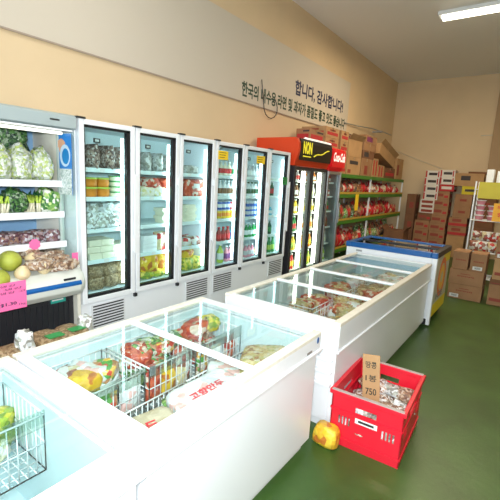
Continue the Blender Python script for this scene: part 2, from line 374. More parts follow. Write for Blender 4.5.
for (y, z, w, h, m) in ((.03, 1.89, .17, .095, YPAPER), (.76, 1.89, .18, .095, YPAPER), (1.40, 1.64, .13, .10, C_['green'])):
    sc_ = MB().box((.001, y, z), (.0025, y + w, z + h), 0)
    for k in range(3): sc_.box((.0025, y + .02, z + h - .022 - k * .026), (.003, y + w - .03 - k * .015, z + h - .016 - k * .026), 1)
    ob('price_card', sc_, [m, INK], FB)

# door bays: y ranges of goods on the shelves
D1 = 1.593 / 3
def bay(i):
    y = 1.726 + i * D1 if i < 3 else 3.324 + (i - 3) * D1
    lo, hi = (1.77, 3.27) if i < 3 else (3.37, 4.86)
    return max(lo, (y + .05) * 1.055), min(hi, (y + D1 - .105) * 1.07)
XS = -3.06
ordn = ['first', 'second', 'third', 'fourth', 'fifth', 'sixth']
lvl = ['top shelf', 'second shelf', 'third shelf', 'fourth shelf', 'bottom']
def where(i, s): return 'on %s, %s fridge door' % (lvl[s], ordn[i]) if s < 4 else 'at bottom, %s fridge door' % ordn[i]
def rowspots(i, s, pitch, deep=1, dx=.11, x0=XS, lo=0, hi=1, z=0, rz=0, n=None):
    a, b = bay(i); a, b = a + (b - a) * lo, a + (b - a) * hi
    n = n or max(1, int((b - a) / pitch + .2)); p = (b - a) / n
    return [(x0 - k * dx, a + p * (j + .5), SH[s] + z, rz) for k in range(deep) for j in range(n)]
def stockbay(i, s, kind, me, mats, what, cat, pitch, **k):
    jit = k.pop('jitter', 0); jr = k.pop('jr', 0); bevel = k.pop('bevel', 0); rot = k.pop('rot', None)
    z = k.get('z', 0)
    return put(kind, me, mats, rowspots(i, s, pitch, **k), what + ' ' + where(i, s), cat, what + ' ' + where(i, s), jitter=jit, jr=jr, bevel=bevel, rot=rot)
P = dict(
    yelgr2=packmat('pale_yellow_bag', [(.80, .74, .50), (.84, .80, .66), (.72, .66, .30), (.8, .8, .76)], 22),
    anch=packmat('anchovy_bag', [(.16, .09, .07), (.30, .20, .16), (.10, .06, .05), (.42, .32, .25), (.6, .55, .5)], 40),
    silver=packmat('silver_bag', [(.62, .66, .66), (.80, .84, .82), (.45, .47, .40), (.30, .30, .26), (.85, .86, .85)], 26),
    nut=packmat('brown_bag', [(.26, .17, .08), (.36, .25, .13), (.20, .13, .06), (.46, .34, .2)], 45),
    gray=packmat('grey_pack', [(.42, .42, .38), (.6, .6, .56), (.3, .3, .25), (.7, .7, .68)], 22),
    redbag=packmat('red_bag', [(.50, .07, .03), (.62, .13, .06), (.42, .05, .03), (.75, .60, .5)], 18),
    redwhite=packmat('red_white_bag', [(.6, .06, .05), (.82, .78, .70), (.7, .6, .35), (.8, .8, .78), (.3, .12, .08)], 20),
    yel=packmat('yellow_bag', [(.80, .52, .03), (.85, .60, .06), (.70, .42, .03), (.55, .18, .03)], 12),
    yelgr=packmat('yellow_green_bag', [(.72, .62, .06), (.40, .50, .06), (.80, .66, .12), (.25, .35, .05)], 18),
    gre=packmat('green_bag', [(.08, .26, .05), (.20, .40, .10), (.75, .78, .70), (.04, .16, .04), (.45, .60, .20)], 26),
    white=packmat('white_bag', [(.80, .82, .82), (.86, .88, .88), (.74, .78, .8), (.82, .5, .48)], 14),
    snack=packmat('snack_bag', [(.60, .02, .04), (.66, .04, .05), (.50, .02, .04), (.62, .03, .03), (.75, .55, .45)], 12),
    snack2=packmat('mixed_snack_bag', [(.45, .24, .10), (.58, .05, .04), (.25, .10, .05), (.62, .45, .25), (.45, .04, .04)], 16),
    dark=packmat('dark_snack_bag', [(.16, .08, .05), (.30, .14, .08), (.45, .1, .06), (.5, .35, .2), (.1, .1, .1)], 22),
    purple=packmat('onion_bag', [(.14, .06, .08), (.24, .13, .14), (.36, .28, .30), (.50, .50, .54), (.08, .04, .05), (.30, .18, .12)], 34),
    leafy=packmat('leafy_veg_bag', [(.66, .72, .62), (.45, .55, .16), (.34, .44, .20), (.78, .82, .78), (.60, .66, .42), (.45, .5, .42)], 34, .18),
    dleaf=packmat('dark_leaf_bag', [(.02, .07, .02), (.04, .13, .03), (.08, .20, .05), (.01, .04, .02), (.25, .34, .22)], 34),
    root=packmat('mushroom_bag', [(.40, .26, .16), (.55, .42, .30), (.28, .16, .10), (.62, .54, .46), (.20, .12, .08)], 36),
    frozen=packmat('frozen_food_bag', [(.55, .40, .18), (.38, .20, .09), (.66, .52, .30), (.48, .42, .18), (.62, .55, .42)], 24),
    frozen2=packmat('frozen_red_bag', [(.65, .08, .05), (.80, .70, .62), (.5, .25, .12), (.12, .35, .08), (.8, .5, .1)], 20),
)
# door 1
stockbay(0, 0, 'snack_packet', pouch(.19, .10, .20, 1), P['anch'], 'brown bag of dried fish', 'food bag', .15, x0=-3.08, deep=2, dx=.13)
stockbay(0, 1, 'food_tub', tub(.055, .085), [C_['orange'], C_['lime']], 'orange tub with green lid', 'tub', .115, x0=-3.085, deep=2, dx=.13, hi=.55)
put('food_tub', tub(.054, .080), [C_['orange'], C_['lime']], rowspots(0, 1, .115, x0=-3.085, z=.0855, hi=.55), 'orange tub stacked above other tubs on second shelf, first white fridge door', 'tub', 'tubs stacked above the orange ones')
for q in range(2):
    put('food_tub', tub(.054, .046), [C_['cream'], C_['green']], [(-3.085, bay(0)[0] + .30 + q * .12, SH[1] + k * .0465) for k in range(4 - q)], 'flat cream tub, %s stack, second shelf, first fridge door' % ['left', 'right'][q], 'tub', 'flat tubs, %s stack' % ['left', 'right'][q])
stockbay(0, 2, 'silver_bag', crumple(.15, .13, .14, 3, amp=.35), P['silver'], 'crinkled silver food bag', 'food bag', .105, x0=-3.09, deep=2, dx=.14, jr=.6)
put('silver_bag', crumple(.14, .13, .10, 4, amp=.4), P['silver'], rowspots(0, 2, .14, x0=-3.12, z=.12, n=3), 'crinkled silver bag on top of other silver bags, first fridge door', 'food bag', 'silver bags lying on top', jr=.8)
bx = MB().box((-.05, -.060, 0), (.05, .060, .056))
for lv in range(3):
    n_ = [4, 4, 2][lv]
    put('tofu_box', bx, C_['cream'], [(-3.08 - dx_, bay(0)[0] + .065 + k * .123 - (.02 if lv == 1 else 0), SH[3] + lv * .058) for dx_ in (0, .11) for k in range(n_)],
        'cream box, %s layer, fourth shelf, first fridge door' % ['lowest', 'middle', 'topmost'][lv], 'box', 'cream boxes, %s row' % ['lowest', 'middle', 'topmost'][lv], bevel=.006)
stockbay(0, 4, 'brown_bag', crumple(.19, .15, .12, 5), P['nut'], 'brown mesh bag of nuts', 'food bag', .14, x0=-3.10, deep=2, dx=.16, jr=.4)
put('brown_bag', crumple(.18, .15, .11, 6), P['nut'], rowspots(0, 4, .15, x0=-3.11, z=.105), 'brown bag on top of other brown bags, bottom of first fridge door', 'food bag', 'brown bags lying on top', jr=.4)
# door 2
stockbay(1, 0, 'grey_pouch', pouch(.15, .08, .18, 2), P['gray'], 'grey printed food pouch', 'food bag', .125, deep=2, x0=-3.08)
stockbay(1, 1, 'white_bag', crumple(.20, .17, .10, 7), P['yelgr2'], 'pale yellow bag of noodles', 'food bag', .15, x0=-3.10)
stockbay(1, 1, 'red_bag', crumple(.20, .18, .10, 8), P['redbag'], 'red food bag lying on pale bags', 'food bag', .16, x0=-3.11, z=.085, lo=.1)
for k in range(4):
    put('flat_box', MB().box((-.07, -.065, 0), (.07, .065, .038)), C_['cream'], [(-3.10, bay(1)[1] - .10 - (.02 if k % 2 else 0), SH[2] + k * .0385)], 'flat cream box, %s of the four stacked on third shelf, second fridge door' % ['lowest', 'second', 'third', 'topmost'][k], 'box', None, bevel=.004)
for k in range(4):
    put('flat_box', MB().box((-.07, -.085, 0), (.07, .085, .040)), C_['white'], [(-3.10, bay(1)[0] + .10, SH[3] + k * .0405)], 'pale flat box, %s of the four stacked on fourth shelf, second fridge door' % ['lowest', 'second', 'third', 'topmost'][k], 'box', None, bevel=.004)
for k in range(2): put('red_white_carton', MB().box((-.05, -.07, 0), (.05, .07, .18 - k * .03)), P['redwhite'], [(-3.09, bay(1)[0] + .29 + k * .15, SH[3], .15 - k * .4)], 'red and white upright food pack on fourth shelf, second fridge door, %s' % ['taller left one', 'shorter right one'][k], 'food pack', None, bevel=.006)
stockbay(1, 4, 'yellow_green_bag', crumple(.18, .16, .08, 9), P['yelgr'], 'flat yellow green bag', 'food bag', .15, x0=-3.10)
stockbay(1, 4, 'yellow_bag', crumple(.24, .22, .19, 10), P['yel'], 'big yellow bag of pickled radish', 'food bag', .20, x0=-3.13, z=.06)
# door 3
put('food_bag', crumple(.18, .20, .09, 11), P['gray'], [(-3.10, bay(2)[0] + .11, SH[0])], 'grey tan food bag alone at top behind third white fridge door', 'food bag', None)
put('flat_box', MB().box((-.07, -.08, 0), (.07, .08, .09)), C_['white'], [(-3.22, bay(2)[1] - .10, SH[0])], 'white box at the back of top shelf behind third fridge door', 'box', None, bevel=.005)
rb = put('red_pepper_bag', crumple(.17, .36, .19, 12, pw=.4, amp=.08), P['redbag'], [(-3.10, bay(2)[0] + .17, SH[1])], 'large red brown bag of chilli powder with pale label, third fridge door', 'food bag', None)
ob('paper_label', MB().box((.084, -.06, .09), (.089, .03, .14)), PAPER, rb, label='pale paper label')
for k in range(5):
    put('flat_box', MB().box((-.06, -.075, 0), (.06, .075, .036)), C_['cream'], [(-3.09, bay(2)[0] + .09 + (.02 if k % 2 else 0), SH[2] + k * .0365)], 'flat cream box, %s of the five stacked on third shelf, third fridge door' % ['lowest', 'second', 'middle', 'fourth', 'topmost'][k], 'box', None, bevel=.004)
stockbay(2, 3, 'mixed_bag', crumple(.14, .13, .09, 13, amp=.3), P['redwhite'], 'red white frozen bag', 'food bag', .105, x0=-3.09, deep=2, dx=.14, jr=.5)
stockbay(2, 4, 'yellow_bag', crumple(.20, .17, .14, 14), P['yelgr'], 'yellow green bag of vegetables', 'food bag', .15, x0=-3.10)
put('yellow_bag', crumple(.18, .19, .13, 15), P['yel'], [(-3.14, bay(2)[0] + .11, SH[4] + .12)], 'yellow bag leaning on top of the bags at bottom of third fridge door', 'food bag', None)
# drinks, doors 4-6
def drink(i, s, kind, r, h, mats, what, **k):
    stockbay(i, s, kind, bottle(r, h, mats) if kind != 'drink_can' else can(r, h), mats, what, 'bottle' if kind != 'drink_can' else 'can', r * 2.35, **k)
W_, B_, G_, Rr, Y_ = C_['white'], C_['blue'], C_['green'], C_['red'], C_['yellow']
S_ = C_['silver']
drink(3, 0, 'juice_bottle', .030, .17, [C_['cream'], Rr, W_], 'cream juice bottle with red label', hi=.5)
drink(3, 0, 'juice_bottle', .030, .17, [W_, G_, W_], 'white bottle with green label', lo=.52)
drink(3, 1, 'milk_bottle', .030, .19, [W_, C_['brown'], W_], 'white drink bottle with brown label')
drink(3, 2, 'drink_can', .031, .105, [Y_, C_['orange'], S_], 'yellow drink can', deep=2, dx=.07)
for lo_, hi_, c_, n_ in ((0, .5, B_, 'blue'), (.5, 1, Rr, 'red')):
    put('drink_can', can(.031, .105), [c_, W_, S_], rowspots(3, 2, .073, lo=lo_, hi=hi_, z=.1055, x0=XS), '%s drink can stacked on the yellow cans, fourth fridge door' % n_, 'can', n_ + ' cans stacked on yellow cans')
drink(3, 3, 'soda_bottle', .033, .17, [C_['dred'], Rr, Rr], 'dark red soda bottle', hi=.55)
drink(3, 3, 'soda_bottle', .033, .18, [C_['cyan'], B_, B_], 'light blue water bottle', lo=.55)
drink(3, 4, 'milk_jug', .042, .235, [C_['lime'], W_, W_], 'pale green large bottle', hi=.35)
drink(3, 4, 'soda_bottle', .031, .20, [C_['pink'], C_['purple'], W_], 'pink drink bottle with purple label', lo=.36)
drink(4, 0, 'water_bottle', .030, .17, [S_, W_, W_], 'clear grey water bottle')
drink(4, 1, 'drink_carton_bottle', .031, .18, [C_['white'], C_['dgreen'], C_['dgreen']], 'white bottle with dark green label')
drink(4, 2, 'drink_can', .031, .105, [B_, S_, S_], 'blue drink can', deep=2, dx=.07)
put('drink_can', can(.031, .095), [S_, B_, S_], rowspots(4, 2, .073, z=.1055), 'silver and blue can stacked on blue cans, fifth fridge door', 'can', 'silver cans stacked on blue cans')
drink(4, 3, 'tea_bottle', .031, .18, [G_, W_, W_], 'green tea bottle with white label')
drink(4, 4, 'juice_bottle', .032, .17, [C_['pink'], S_, W_], 'pink and silver bottle', hi=.5)
drink(4, 4, 'juice_bottle', .032, .19, [S_, Y_, B_], 'silver bottle with yellow label', lo=.52)
drink(5, 1, 'beer_bottle', .030, .20, [C_['dgreen'], Rr, S_], 'dark green bottle with red label', hi=.4)
drink(5, 2, 'small_bottle', .028, .13, [C_['cyan'], W_, W_], 'small pale blue bottle', hi=.3)
drink(5, 3, 'beer_bottle', .030, .20, [C_['dgreen'], G_, S_], 'dark green rice wine bottle', hi=.35)
drink(5, 4, 'soju_bottle', .032, .215, [G_, C_['lime'], G_], 'bright green glass bottle', lo=0, hi=1)

# ------------------------------------------------------------------ produce chiller (multideck) at the far left
MD = root('produce_chiller', 'open produce display chiller with curved grey bumper and blue stripe at left', 'chiller', (-2.9, 1.71, 0))
L = 2.6                                                       # runs from y=1.71 down to -0.9 (local y negative)
grey = mat('chiller_grey', (0.36, 0.43, 0.44), 0.4); bump_m = mat('bumper_grey_cream', (0.66, 0.69, 0.64), 0.35)
mdin = mat('chiller_inside', (0.78, 0.76, 0.66), 0.5); mdback = mat('chiller_back_blue', (0.22, 0.40, 0.62), 0.5)
ob('back_panel', MB().box((-.68, -L, .1), (-.62, 0, 2.1)), mdback, MD)
ob('canopy', MB().extr([(-.68, 1.985), (-.05, 1.985), (0, 2.0), (0, 2.085), (-.03, 2.10), (-.68, 2.10)], 'y', -L, -.001), grey, MD, bevel=.004)
ob('canopy_lip', MB().box((-.06, -L, 1.975), (-.004, -.03, 1.9855)), WHITE, MD)
ob('canopy_badge', MB().box((.0, -.20, 2.04), (.002, -.13, 2.052)), DKMET, MD)
ob('end_panel', MB().box((-.68, -.03, .1), (-.22, -.001, 1.985)).box((-.22, -.03, .1), (0, -.001, .95)), mdin, MD)
ob('end_glass', MB().box((-.22, -.022, .95), (-.005, -.016, 1.975)), LIDGL, MD)
ob('end_pillar', MB().box((-.235, -.036, .90), (-.215, .0, 1.985)), mat('pillar_grey_green', (.5, .58, .54), .4), MD)
bum = [(-.12, .97), (-.02, .965), (.08, .94), (.14, .90), (.165, .85), (.155, .79), (.11, .745), (.03, .72), (-.12, .71)]
ob('bumper', MB().extr(bum, 'y', -L, -.09, smooth=False), bump_m, MD, bevel=.01)
# rounded bumper end
be = MB(); vs = []; rows = 5
for j in range(rows + 1):
    a = math.pi / 2 * j / rows; k = math.cos(a) * .55 + .45; vs += [(-.12 + (p[0] + .12) * k, -.09 + .085 * math.sin(a), .84 + (p[1] - .84) * (1 - .12 * (j / rows) ** 2)) for p in bum]
n_ = len(bum); fs = [(j * n_ + i, j * n_ + i + 1, (j + 1) * n_ + i + 1, (j + 1) * n_ + i) for j in range(rows) for i in range(n_ - 1)] + [tuple(rows * n_ + i for i in range(n_))]
ob('bumper_cap', be.add(vs, fs, 0, True), bump_m, MD)
ob('blue_stripe', MB().extr([(.1565, .868), (.1675, .850), (.166, .835), (.160, .850)], 'y', -L, -.085), BLUE, MD)
ob('maker_badge', MB().box((.152, -.22, .883), (.1605, -.13, .898)), BLACKP, MD)
kp = MB().box((-.12, -L, .06), (-.06, -.02, .72), 0)
for k in range(60): y = -L + .02 + k * .0425; kp.box((-.06, y, .2), (-.052, y + .012, .66), 0)
ob('kick_grille', kp, BLACKP, MD)
tg = ob('green_tag', MB().box((-.052, -.22, .655), (-.050, -.10, .705), 0).box((-.050, -.21, .675), (-.0495, -.12, .685), 1), [mat('teal_tag', (.02, .35, .28), .5), PAPER], MD)
ob('deck', MB().box((-.62, -L, .80), (.0, -.03, .86)), mdin, MD)
ms = [1.60, 1.36, 1.125]; dep = [-.18, -.16, -.14]
for z, d in zip(ms, dep):
    s = ob('shelf', MB().box((-.62, -L, z - .02), (d, -.03, z)), WHITE, MD)
    ob('price_rail', MB().box((d, -L, z - .045), (d + .008, -.03, z + .006)), WHITE, s)
    for y in (-.22, -.42, -.70): ob('price_ticket', MB().box((d + .008, y, z - .03), (d + .0095, y + .05, z - .008)), PAPER, s)
# pink cards
pk = MB().extr([(-.66, 0)], 'y', 0, 0) if False else MB()
def star(cy, cz, r, x0, x1, n=12):
    return MB().extr([(cy + (r if k % 2 else r * .84) * math.cos(2 * math.pi * k / n / 1), cz + (r if k % 2 else r * .84) * math.sin(2 * math.pi * k / n)) for k in range(n)], 'x', x0, x1)
ob('pink_price_star', star(-.285, 1.125, .045, -.128, -.126, 16), PINK, MD)
pc = ob('pink_price_card', MB().box((.168, -.86, .755), (.170, -.495, .945)), PINK, MD, rot=None)
for k, (w, z) in enumerate(((.24, .915), (.28, .892), (.30, .868))):
    text('무 배 생강 고구마'[:6 + k], NINK, pc, (.1705, -.80, z), (0, 1, 0), (0, 0, 1), w, .015, 'handwriting')
text('$1.30', NINK, pc, (.1705, -.66, .785), (0, 1, 0), (0, 0, 1), .10, .024, 'handwriting', bold=.02)
text('1kg', NINK, pc, (.1705, -.545, .775), (0, 1, 0), (0, 0, 1), .04, .016, 'handwriting')
ob('pink_tag', MB().box((-.006, -.062, .985), (-.004, -.012, 1.05)), PINK, MD)
# poster on the end glass: blue picture with a bubble
po = ob('poster', MB().box((-.205, -.030, 1.50), (-.03, -.026, 1.965)), mat('poster_blue', (.03, .22, .62), .4), MD)
pp = MB(); pp.extr([(-.17 + .05 * math.cos(a) * (1 + .3 * math.sin(3 * a)), 1.875 + .055 * math.sin(a)) for a in [k * math.pi / 8 for k in range(16)]], 'y', -.0315, -.030)
o_ = ob('poster_figure', pp, mat('poster_skin', (.70, .38, .24), .5), po)
def disc(cx, cz, rx, rz, y0, y1, n=20): return MB().extr([(cx + rx * math.cos(2 * math.pi * k / n), cz + rz * math.sin(2 * math.pi * k / n)) for k in range(n)], 'y', y0, y1)
ob('poster_bubble_rim', disc(-.115, 1.80, .075, .085, -.033, -.0315), mat('poster_pale_blue', (.55, .70, .85), .4), po)
ob('poster_bubble', disc(-.105, 1.795, .05, .06, -.0345, -.033), mat('poster_bubble_blue', (.01, .22, .55), .3), po)
ob('poster_ice', MB().box((-.205, -.0318, 1.50), (-.03, -.030, 1.70)), packmat('poster_ice', [(.75, .82, .80), (.55, .65, .62), (.85, .9, .9), (.40, .52, .50)], 60), po)
ob('lamp_tube', MB().rod((-.12, -L, 1.965), (-.12, -.05, 1.965), .011, n=8), mat('chiller_tube', (.9, .9, .85), .4, emit=(1, .97, .85), es=1.5), MD)
# produce
Xm = -2.9
NTH = ['nearest', 'second', 'third', 'fourth', 'fifth']
def lab(i, n): return ['nearest the end panel', 'second from the end panel', 'third from the end panel', 'fourth from the end panel', 'fifth from the end panel', 'sixth from the end panel', 'seventh from the end panel', 'eighth from the end panel'][i]
for k in range(5):
    put('leafy_vegetable_bag', crumple(.18, .17, .25, 20 + k, pw=.75, amp=.3, top=.75), P['leafy'], [(-3.17, 1.56 - k * .15, 1.60)], 'clear bag of pale leafy greens on chiller top shelf, %s' % lab(k, 5), 'vegetable bag', 'bags of greens on the top chiller shelf')
for k in range(4):
    put('dark_leaf_bundle', crumple(.20, .24, .23, 30 + k, amp=.4), P['dleaf'], [(-3.38, 1.42 - k * .19, 1.60 + .20)], 'bundle of dark green leaves behind top shelf bags, %s' % lab(k, 5), 'vegetables', 'dark leaf bundles')
    put('leafy_vegetable_bag', crumple(.2, .19, .20, 130 + k, pw=.6), P['leafy'], [(-3.38, 1.42 - k * .195, 1.60)], 'bag of greens under the dark leaves, %s' % lab(k, 5), 'vegetable bag', 'bags under the dark leaves')
def leek(seed):
    mb = MB(); rnd = random.Random(seed)
    for k in range(16):
        y = -.055 + .11 * (k % 8) / 7; x = .03 if k < 8 else -.03
        a = Vector((x + rnd.uniform(-.01, .02), y, 0)); b = a + Vector((rnd.uniform(-.01, .02), rnd.uniform(-.012, .012), .07)); c = b + Vector((rnd.uniform(-.05, .0), rnd.uniform(-.03, .03), .05)); d = c + Vector((rnd.uniform(-.08, -.02), rnd.uniform(-.04, .04), rnd.uniform(-.01, .05)))
        mb.rod(a, b, .010, 0, 6, .008); mb.rod(b, c, .008, 1, 6, .012); mb.rod(c, d, .012, 2, 5, .003)
    return mb
for k in range(8):
    if k % 2 == 0: put('vegetable_bag', crumple(.16, .15, .18, 40 + k, amp=.35, top=.8), P['dleaf'] if k % 4 else P['gre'], [(-3.16, 1.60 - k * .125, 1.36)], '%s vegetable bag on chiller second shelf, %s' % ('dark green' if k % 4 else 'green and white', lab(k // 2, 6)), 'vegetable bag', 'vegetable bags on the second chiller shelf')
    else: put('leek_bundle', leek(k), [C_['cream'], C_['lime'], C_['dgreen']], [(-3.16, 1.60 - k * .125, 1.36)], 'upright bundle of leeks with pale stems on second chiller shelf, %s' % lab(k // 2, 6), 'leeks', 'leek bundles')
for k in range(9):
    put('onion_bag', crumple(.14, .11, .09, 50 + k, amp=.25), P['purple'], [(-3.13 - (k % 2) * .05, 1.60 - k * .095, 1.125)], 'purple brown bag of small vegetables on third chiller shelf, %s' % (lab(k, 8) if k < 8 else 'ninth from the end panel'), 'vegetable bag', 'purple bags on the third chiller shelf')
# deck goods: raised slope of pomelos, pears, mushroom bags
def fruit(r, seed, pear=False):
    bm = bmesh.new(); bmesh.ops.create_uvsphere(bm, u_segments=20, v_segments=14, radius=r); vs = []
    for v in bm.verts:
        c = v.co.copy(); t = c.z / r
        if pear: s = 1 - .42 * max(0, t) ** 1.1; c.x *= s; c.y *= s; c.z *= 1.15 if t > 0 else .95
        else: s = 1 - .10 * max(0, t); c.x *= s; c.y *= s
        c *= 1 + .02 * noise.noise(c * 25 + Vector((seed, 0, 0))); c.z += r * (.95 if pear else 1); vs.append(c)
    mb = MB().add(vs, [tuple(v.index for v in f.verts) for f in bm.faces], 0, True); bm.free(); return mb
def fruit_thing(name, loc, r, m, label, cat, group, rot, pear=False):
    o = ob(name, fruit(r, loc[1] * 9, pear), m); tag(o, label, cat, group); o.location = loc; o.rotation_euler = rot
    ob('stem', MB().rod((0, 0, 1.97 * r if not pear else 2.02 * r), (0.002, 0, (2.03 if not pear else 2.2) * r), .004), C_['brown'], o)
    return o
pom = mat('pomelo_skin', (.36, .40, .05), .45, noise_s=9, noise_a=.4, bump=.2, bump_s=250); pear = mat('pear_skin', (.72, .58, .34), .45, noise_s=14, noise_a=.15, bump=.05, bump_s=200)
for k, (x, y, z, r) in enumerate([(-2.93, 1.225, .985, .074), (-2.93, 1.05, .985, .075), (-2.85, 1.11, .885, .075), (-3.02, .98, .94, .070), (-2.86, .93, .90, .072)]):
    fruit_thing('pomelo', (x, y, z), r, pom, 'green yellow pomelo on chiller deck, %s' % ['upper one beside the roots', 'upper one at the picture edge', 'lower front one behind the pink card', 'one behind the two upper ones', 'farthest left along the bumper'][k], 'pomelo', 'pomelos', (.4, .3, 0))
for k, (x, y, z, r, ro) in enumerate([(-2.835, 1.235, .925, .052, (0, .3, 0)), (-2.84, 1.34, .985, .056, (-1.45, 0, -.15)), (-2.95, 1.34, 1.0, .042, (-.4, 0, 0))]):
    fruit_thing('korean_radish', (x, y, z), r, pear, 'pale cream radish on chiller deck, %s' % ['round one between pomelos and pointed one', 'pointed one lying towards the mushroom bags', 'small one behind the others'][k], 'radish', 'radishes', ro, True)
ob('deck_riser', MB().extr([(-.60, .86), (-.60, 1.0), (-.30, 1.0), (.02, .93), (.02, .86)], 'y', -L, -.04), mdin, MD)
for k in range(13):
    x, y = -2.84 - (k % 3) * .10 - random.uniform(0, .03), 1.60 - (k // 3) * .062 - random.uniform(0, .02)
    put('mushroom_bag', crumple(.13, .11, .075, 60 + k, amp=.3), P['root'], [(x, y, .945 + (k % 3) * .02 + (.03 if k > 8 else 0), random.random())], 'brown mushroom bag, right end of chiller deck, %s row, %s from the end panel' % (['front', 'middle', 'back'][k % 3], NTH[k // 3]), 'mushroom bag', 'brown mushroom bags')
# carton with produce in front of chiller kick
bc = MB().box((-.26, -.42, 0), (.26, .42, .535)); 
cb_ = tag(ob('cardboard_carton', bc, CARDB, loc=(-2.44, 1.08, 0), bevel=.004), 'tall brown carton behind the nearest freezers carrying sacks of potatoes', 'carton')
for k, (x, y, s) in enumerate([(-2.42, .98, .9), (-2.40, 1.20, 1.15), (-2.42, 1.36, 1.1), (-2.5, .80, 1)]):
    sk = put('potato_sack', crumple(.22 * s, .17 * s, .10 * s, 70 + k), P['nut'], [(x, y, .54)], 'tan mesh sack on the carton before the chiller, %s' % ['low one at left', 'middle one with green tag', 'right one with green tag', 'leftmost one'][k], 'sack', 'tan sacks')
    if k in (1, 2): ob('green_tag', MB().box((.02, -.05, .104 * s), (.09, .05, .107 * s)), C_['green'], sk, label='green printed tag')
for k, (x, y, z) in enumerate([(-2.40, 1.44, .54 + .05), (-2.36, 1.03, .54 + .07)]):
    put('crinkled_bag', crumple(.09, .08, .12, 80 + k, amp=.4), P['silver'], [(x, y, z)], 'crinkled clear bag %s' % ['at the right end of the tan sacks', 'between the left tan sacks'][k], 'bag', None)

# ------------------------------------------------------------------ chest freezers with glass lids
def chest(name, label, x0, x1, y0, y1, h, panes, lipz, wall=.05):
    r = root(name, label, 'freezer', (x0, y0, 0)); W, Ln = x1 - x0, y1 - y0; zb = .07
    b = MB(); w2 = wall - .015
    b.box((.015, .015, zb), (wall, Ln - .015, h - .05)).box((W - wall, .015, zb), (W - .015, Ln - .015, h - .05)).box((wall, .015, zb), (W - wall, wall, h - .05)).box((wall, Ln - wall, zb), (W - wall, Ln - .015, h - .05)).box((wall, wall, zb), (W - wall, Ln - wall, .16))
    b.box((.05, .05, 0), (W - .05, Ln - .05, zb))
    ob('body', b, WHITE, r, bevel=.004)
    ob('liner', MB().box((wall, wall, .16), (wall + .004, Ln - wall, h - .06)).box((W - wall - .004, wall, .16), (W - wall, Ln - wall, h - .06)).box((wall, wall, .16), (W - wall, wall + .004, h - .06)).box((wall, Ln - wall - .004, .16), (W - wall, Ln - wall, h - .06)).box((wall, wall, .16), (W - wall, Ln - wall, .165)), FRLIN, r)
    # fascia band around the top with a lip under it
    z0 = lipz
    fb = MB()
    for (a, c) in (((0, 0, z0), (.02, Ln, h - .02)), ((W - .02, 0, z0), (W, Ln, h - .02)), ((.02, 0, z0), (W - .02, .02, h - .02)), ((.02, Ln - .02, z0), (W - .02, Ln, h - .02))): fb.box(a, c)
    ob('fascia', fb, WHITE, r, bevel=.006)
    lp = MB(); e = .012
    for (a, c) in (((-e, -e, z0 - .018), (.02, Ln + e, z0)), ((W - .02, -e, z0 - .018), (W + e, Ln + e, z0)), ((.02, -e, z0 - .018), (W - .02, .02, z0)), ((.02, Ln - .02, z0 - .018), (W - .02, Ln + e, z0))): lp.box(a, c)
    ob('bumper_lip', lp, WHITE, r, bevel=.004)
    f = .055
    for (a, c) in (((0, 0, h - .03), (f, Ln, h)), ((W - f, 0, h - .03), (W, Ln, h))): ob('side_rail', MB().box(a, c), CREAM, r, bevel=.006)
    for (a, c) in (((f, 0, h - .03), (W - f, f, h)), ((f, Ln - f, h - .03), (W - f, Ln, h))): ob('end_rail', MB().box(a, c), WHITE, r, bevel=.006)
    pl = (Ln - 2 * f) / panes
    for i in range(panes):
        a, c = f + i * pl, f + (i + 1) * pl
        ob('glass_lid', MB().box((f - .008, a, h - .014), (W - f + .008, c, h - .009)), LIDGL, r)
        if i: ob('divider_bar', MB().box((f - .01, a - .018, h - .02), (W - f + .01, a + .018, h + .004)), WHITE, r, bevel=.004)
    return r
X1a, X1b, X2a, X2b = -1.96, -.957, -1.90, -.922
F1 = chest('chest_freezer', 'white glass lidded chest freezer, middle one with wire baskets of frozen packs', X1a, X1b, .79, 2.135, .80, 2, .69)
F0 = chest('chest_freezer', 'white glass lidded chest freezer nearest the camera with an almost empty end', X1a, X1b, -.57, .775, .80, 2, .69)
F2 = chest('long_chest_freezer', 'long white chest freezer with four glass lids beside the blue topped freezer', X2a, X2b, 2.34, 5.08, .80, 4, .61)
# badges on F1's right side
ob('blue_badge', disc(0, 0, .012, .02, -.002, 0), BLUE, F1, loc=(X1b - X1a + .001, 1.30, .755), rot=(0, 0, R(90)))
ob('grey_nameplate', MB().box((0, 1.17, .70), (.002, 1.23, .715)), GREYM, F1, loc=(X1b - X1a, 0, 0))
for k in range(3): ob('front_rib', MB().box((.03, -.02 - .0, .34 + k * .09), (X2b - X2a - .03, .018, .36 + k * .09)), WHITE, F2, bevel=.004)

def wire_basket(w, d, h, label, loc, rail=True, group=None, pitch=.035, railside='x'):
    r = root('wire_basket', label, 'basket', loc, 0, group)
    m = MB(); q = .0028
    def line(a, b, rr=q): m.rod(a, b, rr, 0, 4)
    for z in (0, h * .5, h):
        for (a, b) in (((0, 0, z), (w, 0, z)), ((w, 0, z), (w, d, z)), ((w, d, z), (0, d, z)), ((0, d, z), (0, 0, z))): line(a, b, q * (1.7 if z == h else 1))
    n = int(w / pitch)
    for k in range(n + 1):
        x = w * k / n; line((x, 0, 0), (x, 0, h)); line((x, d, 0), (x, d, h)); line((x, 0, 0), (x, d, 0))
    n = int(d / pitch)
    for k in range(n + 1):
        y = d * k / n; line((0, y, 0), (0, y, h)); line((w, y, 0), (w, y, h)); line((0, y, 0), (w, y, 0))
    ob('wire_frame', m, WIRE, r)
    if rail:
        ob('price_rail', MB().box((w + .003, .0, h - .055), (w + .007, d, h + .022)), CLEARP, r)
        ob('rail_end', MB().box((w + .001, .0, h - .04), (w + .012, .03, h + .008)), GREYM, r)
    return r
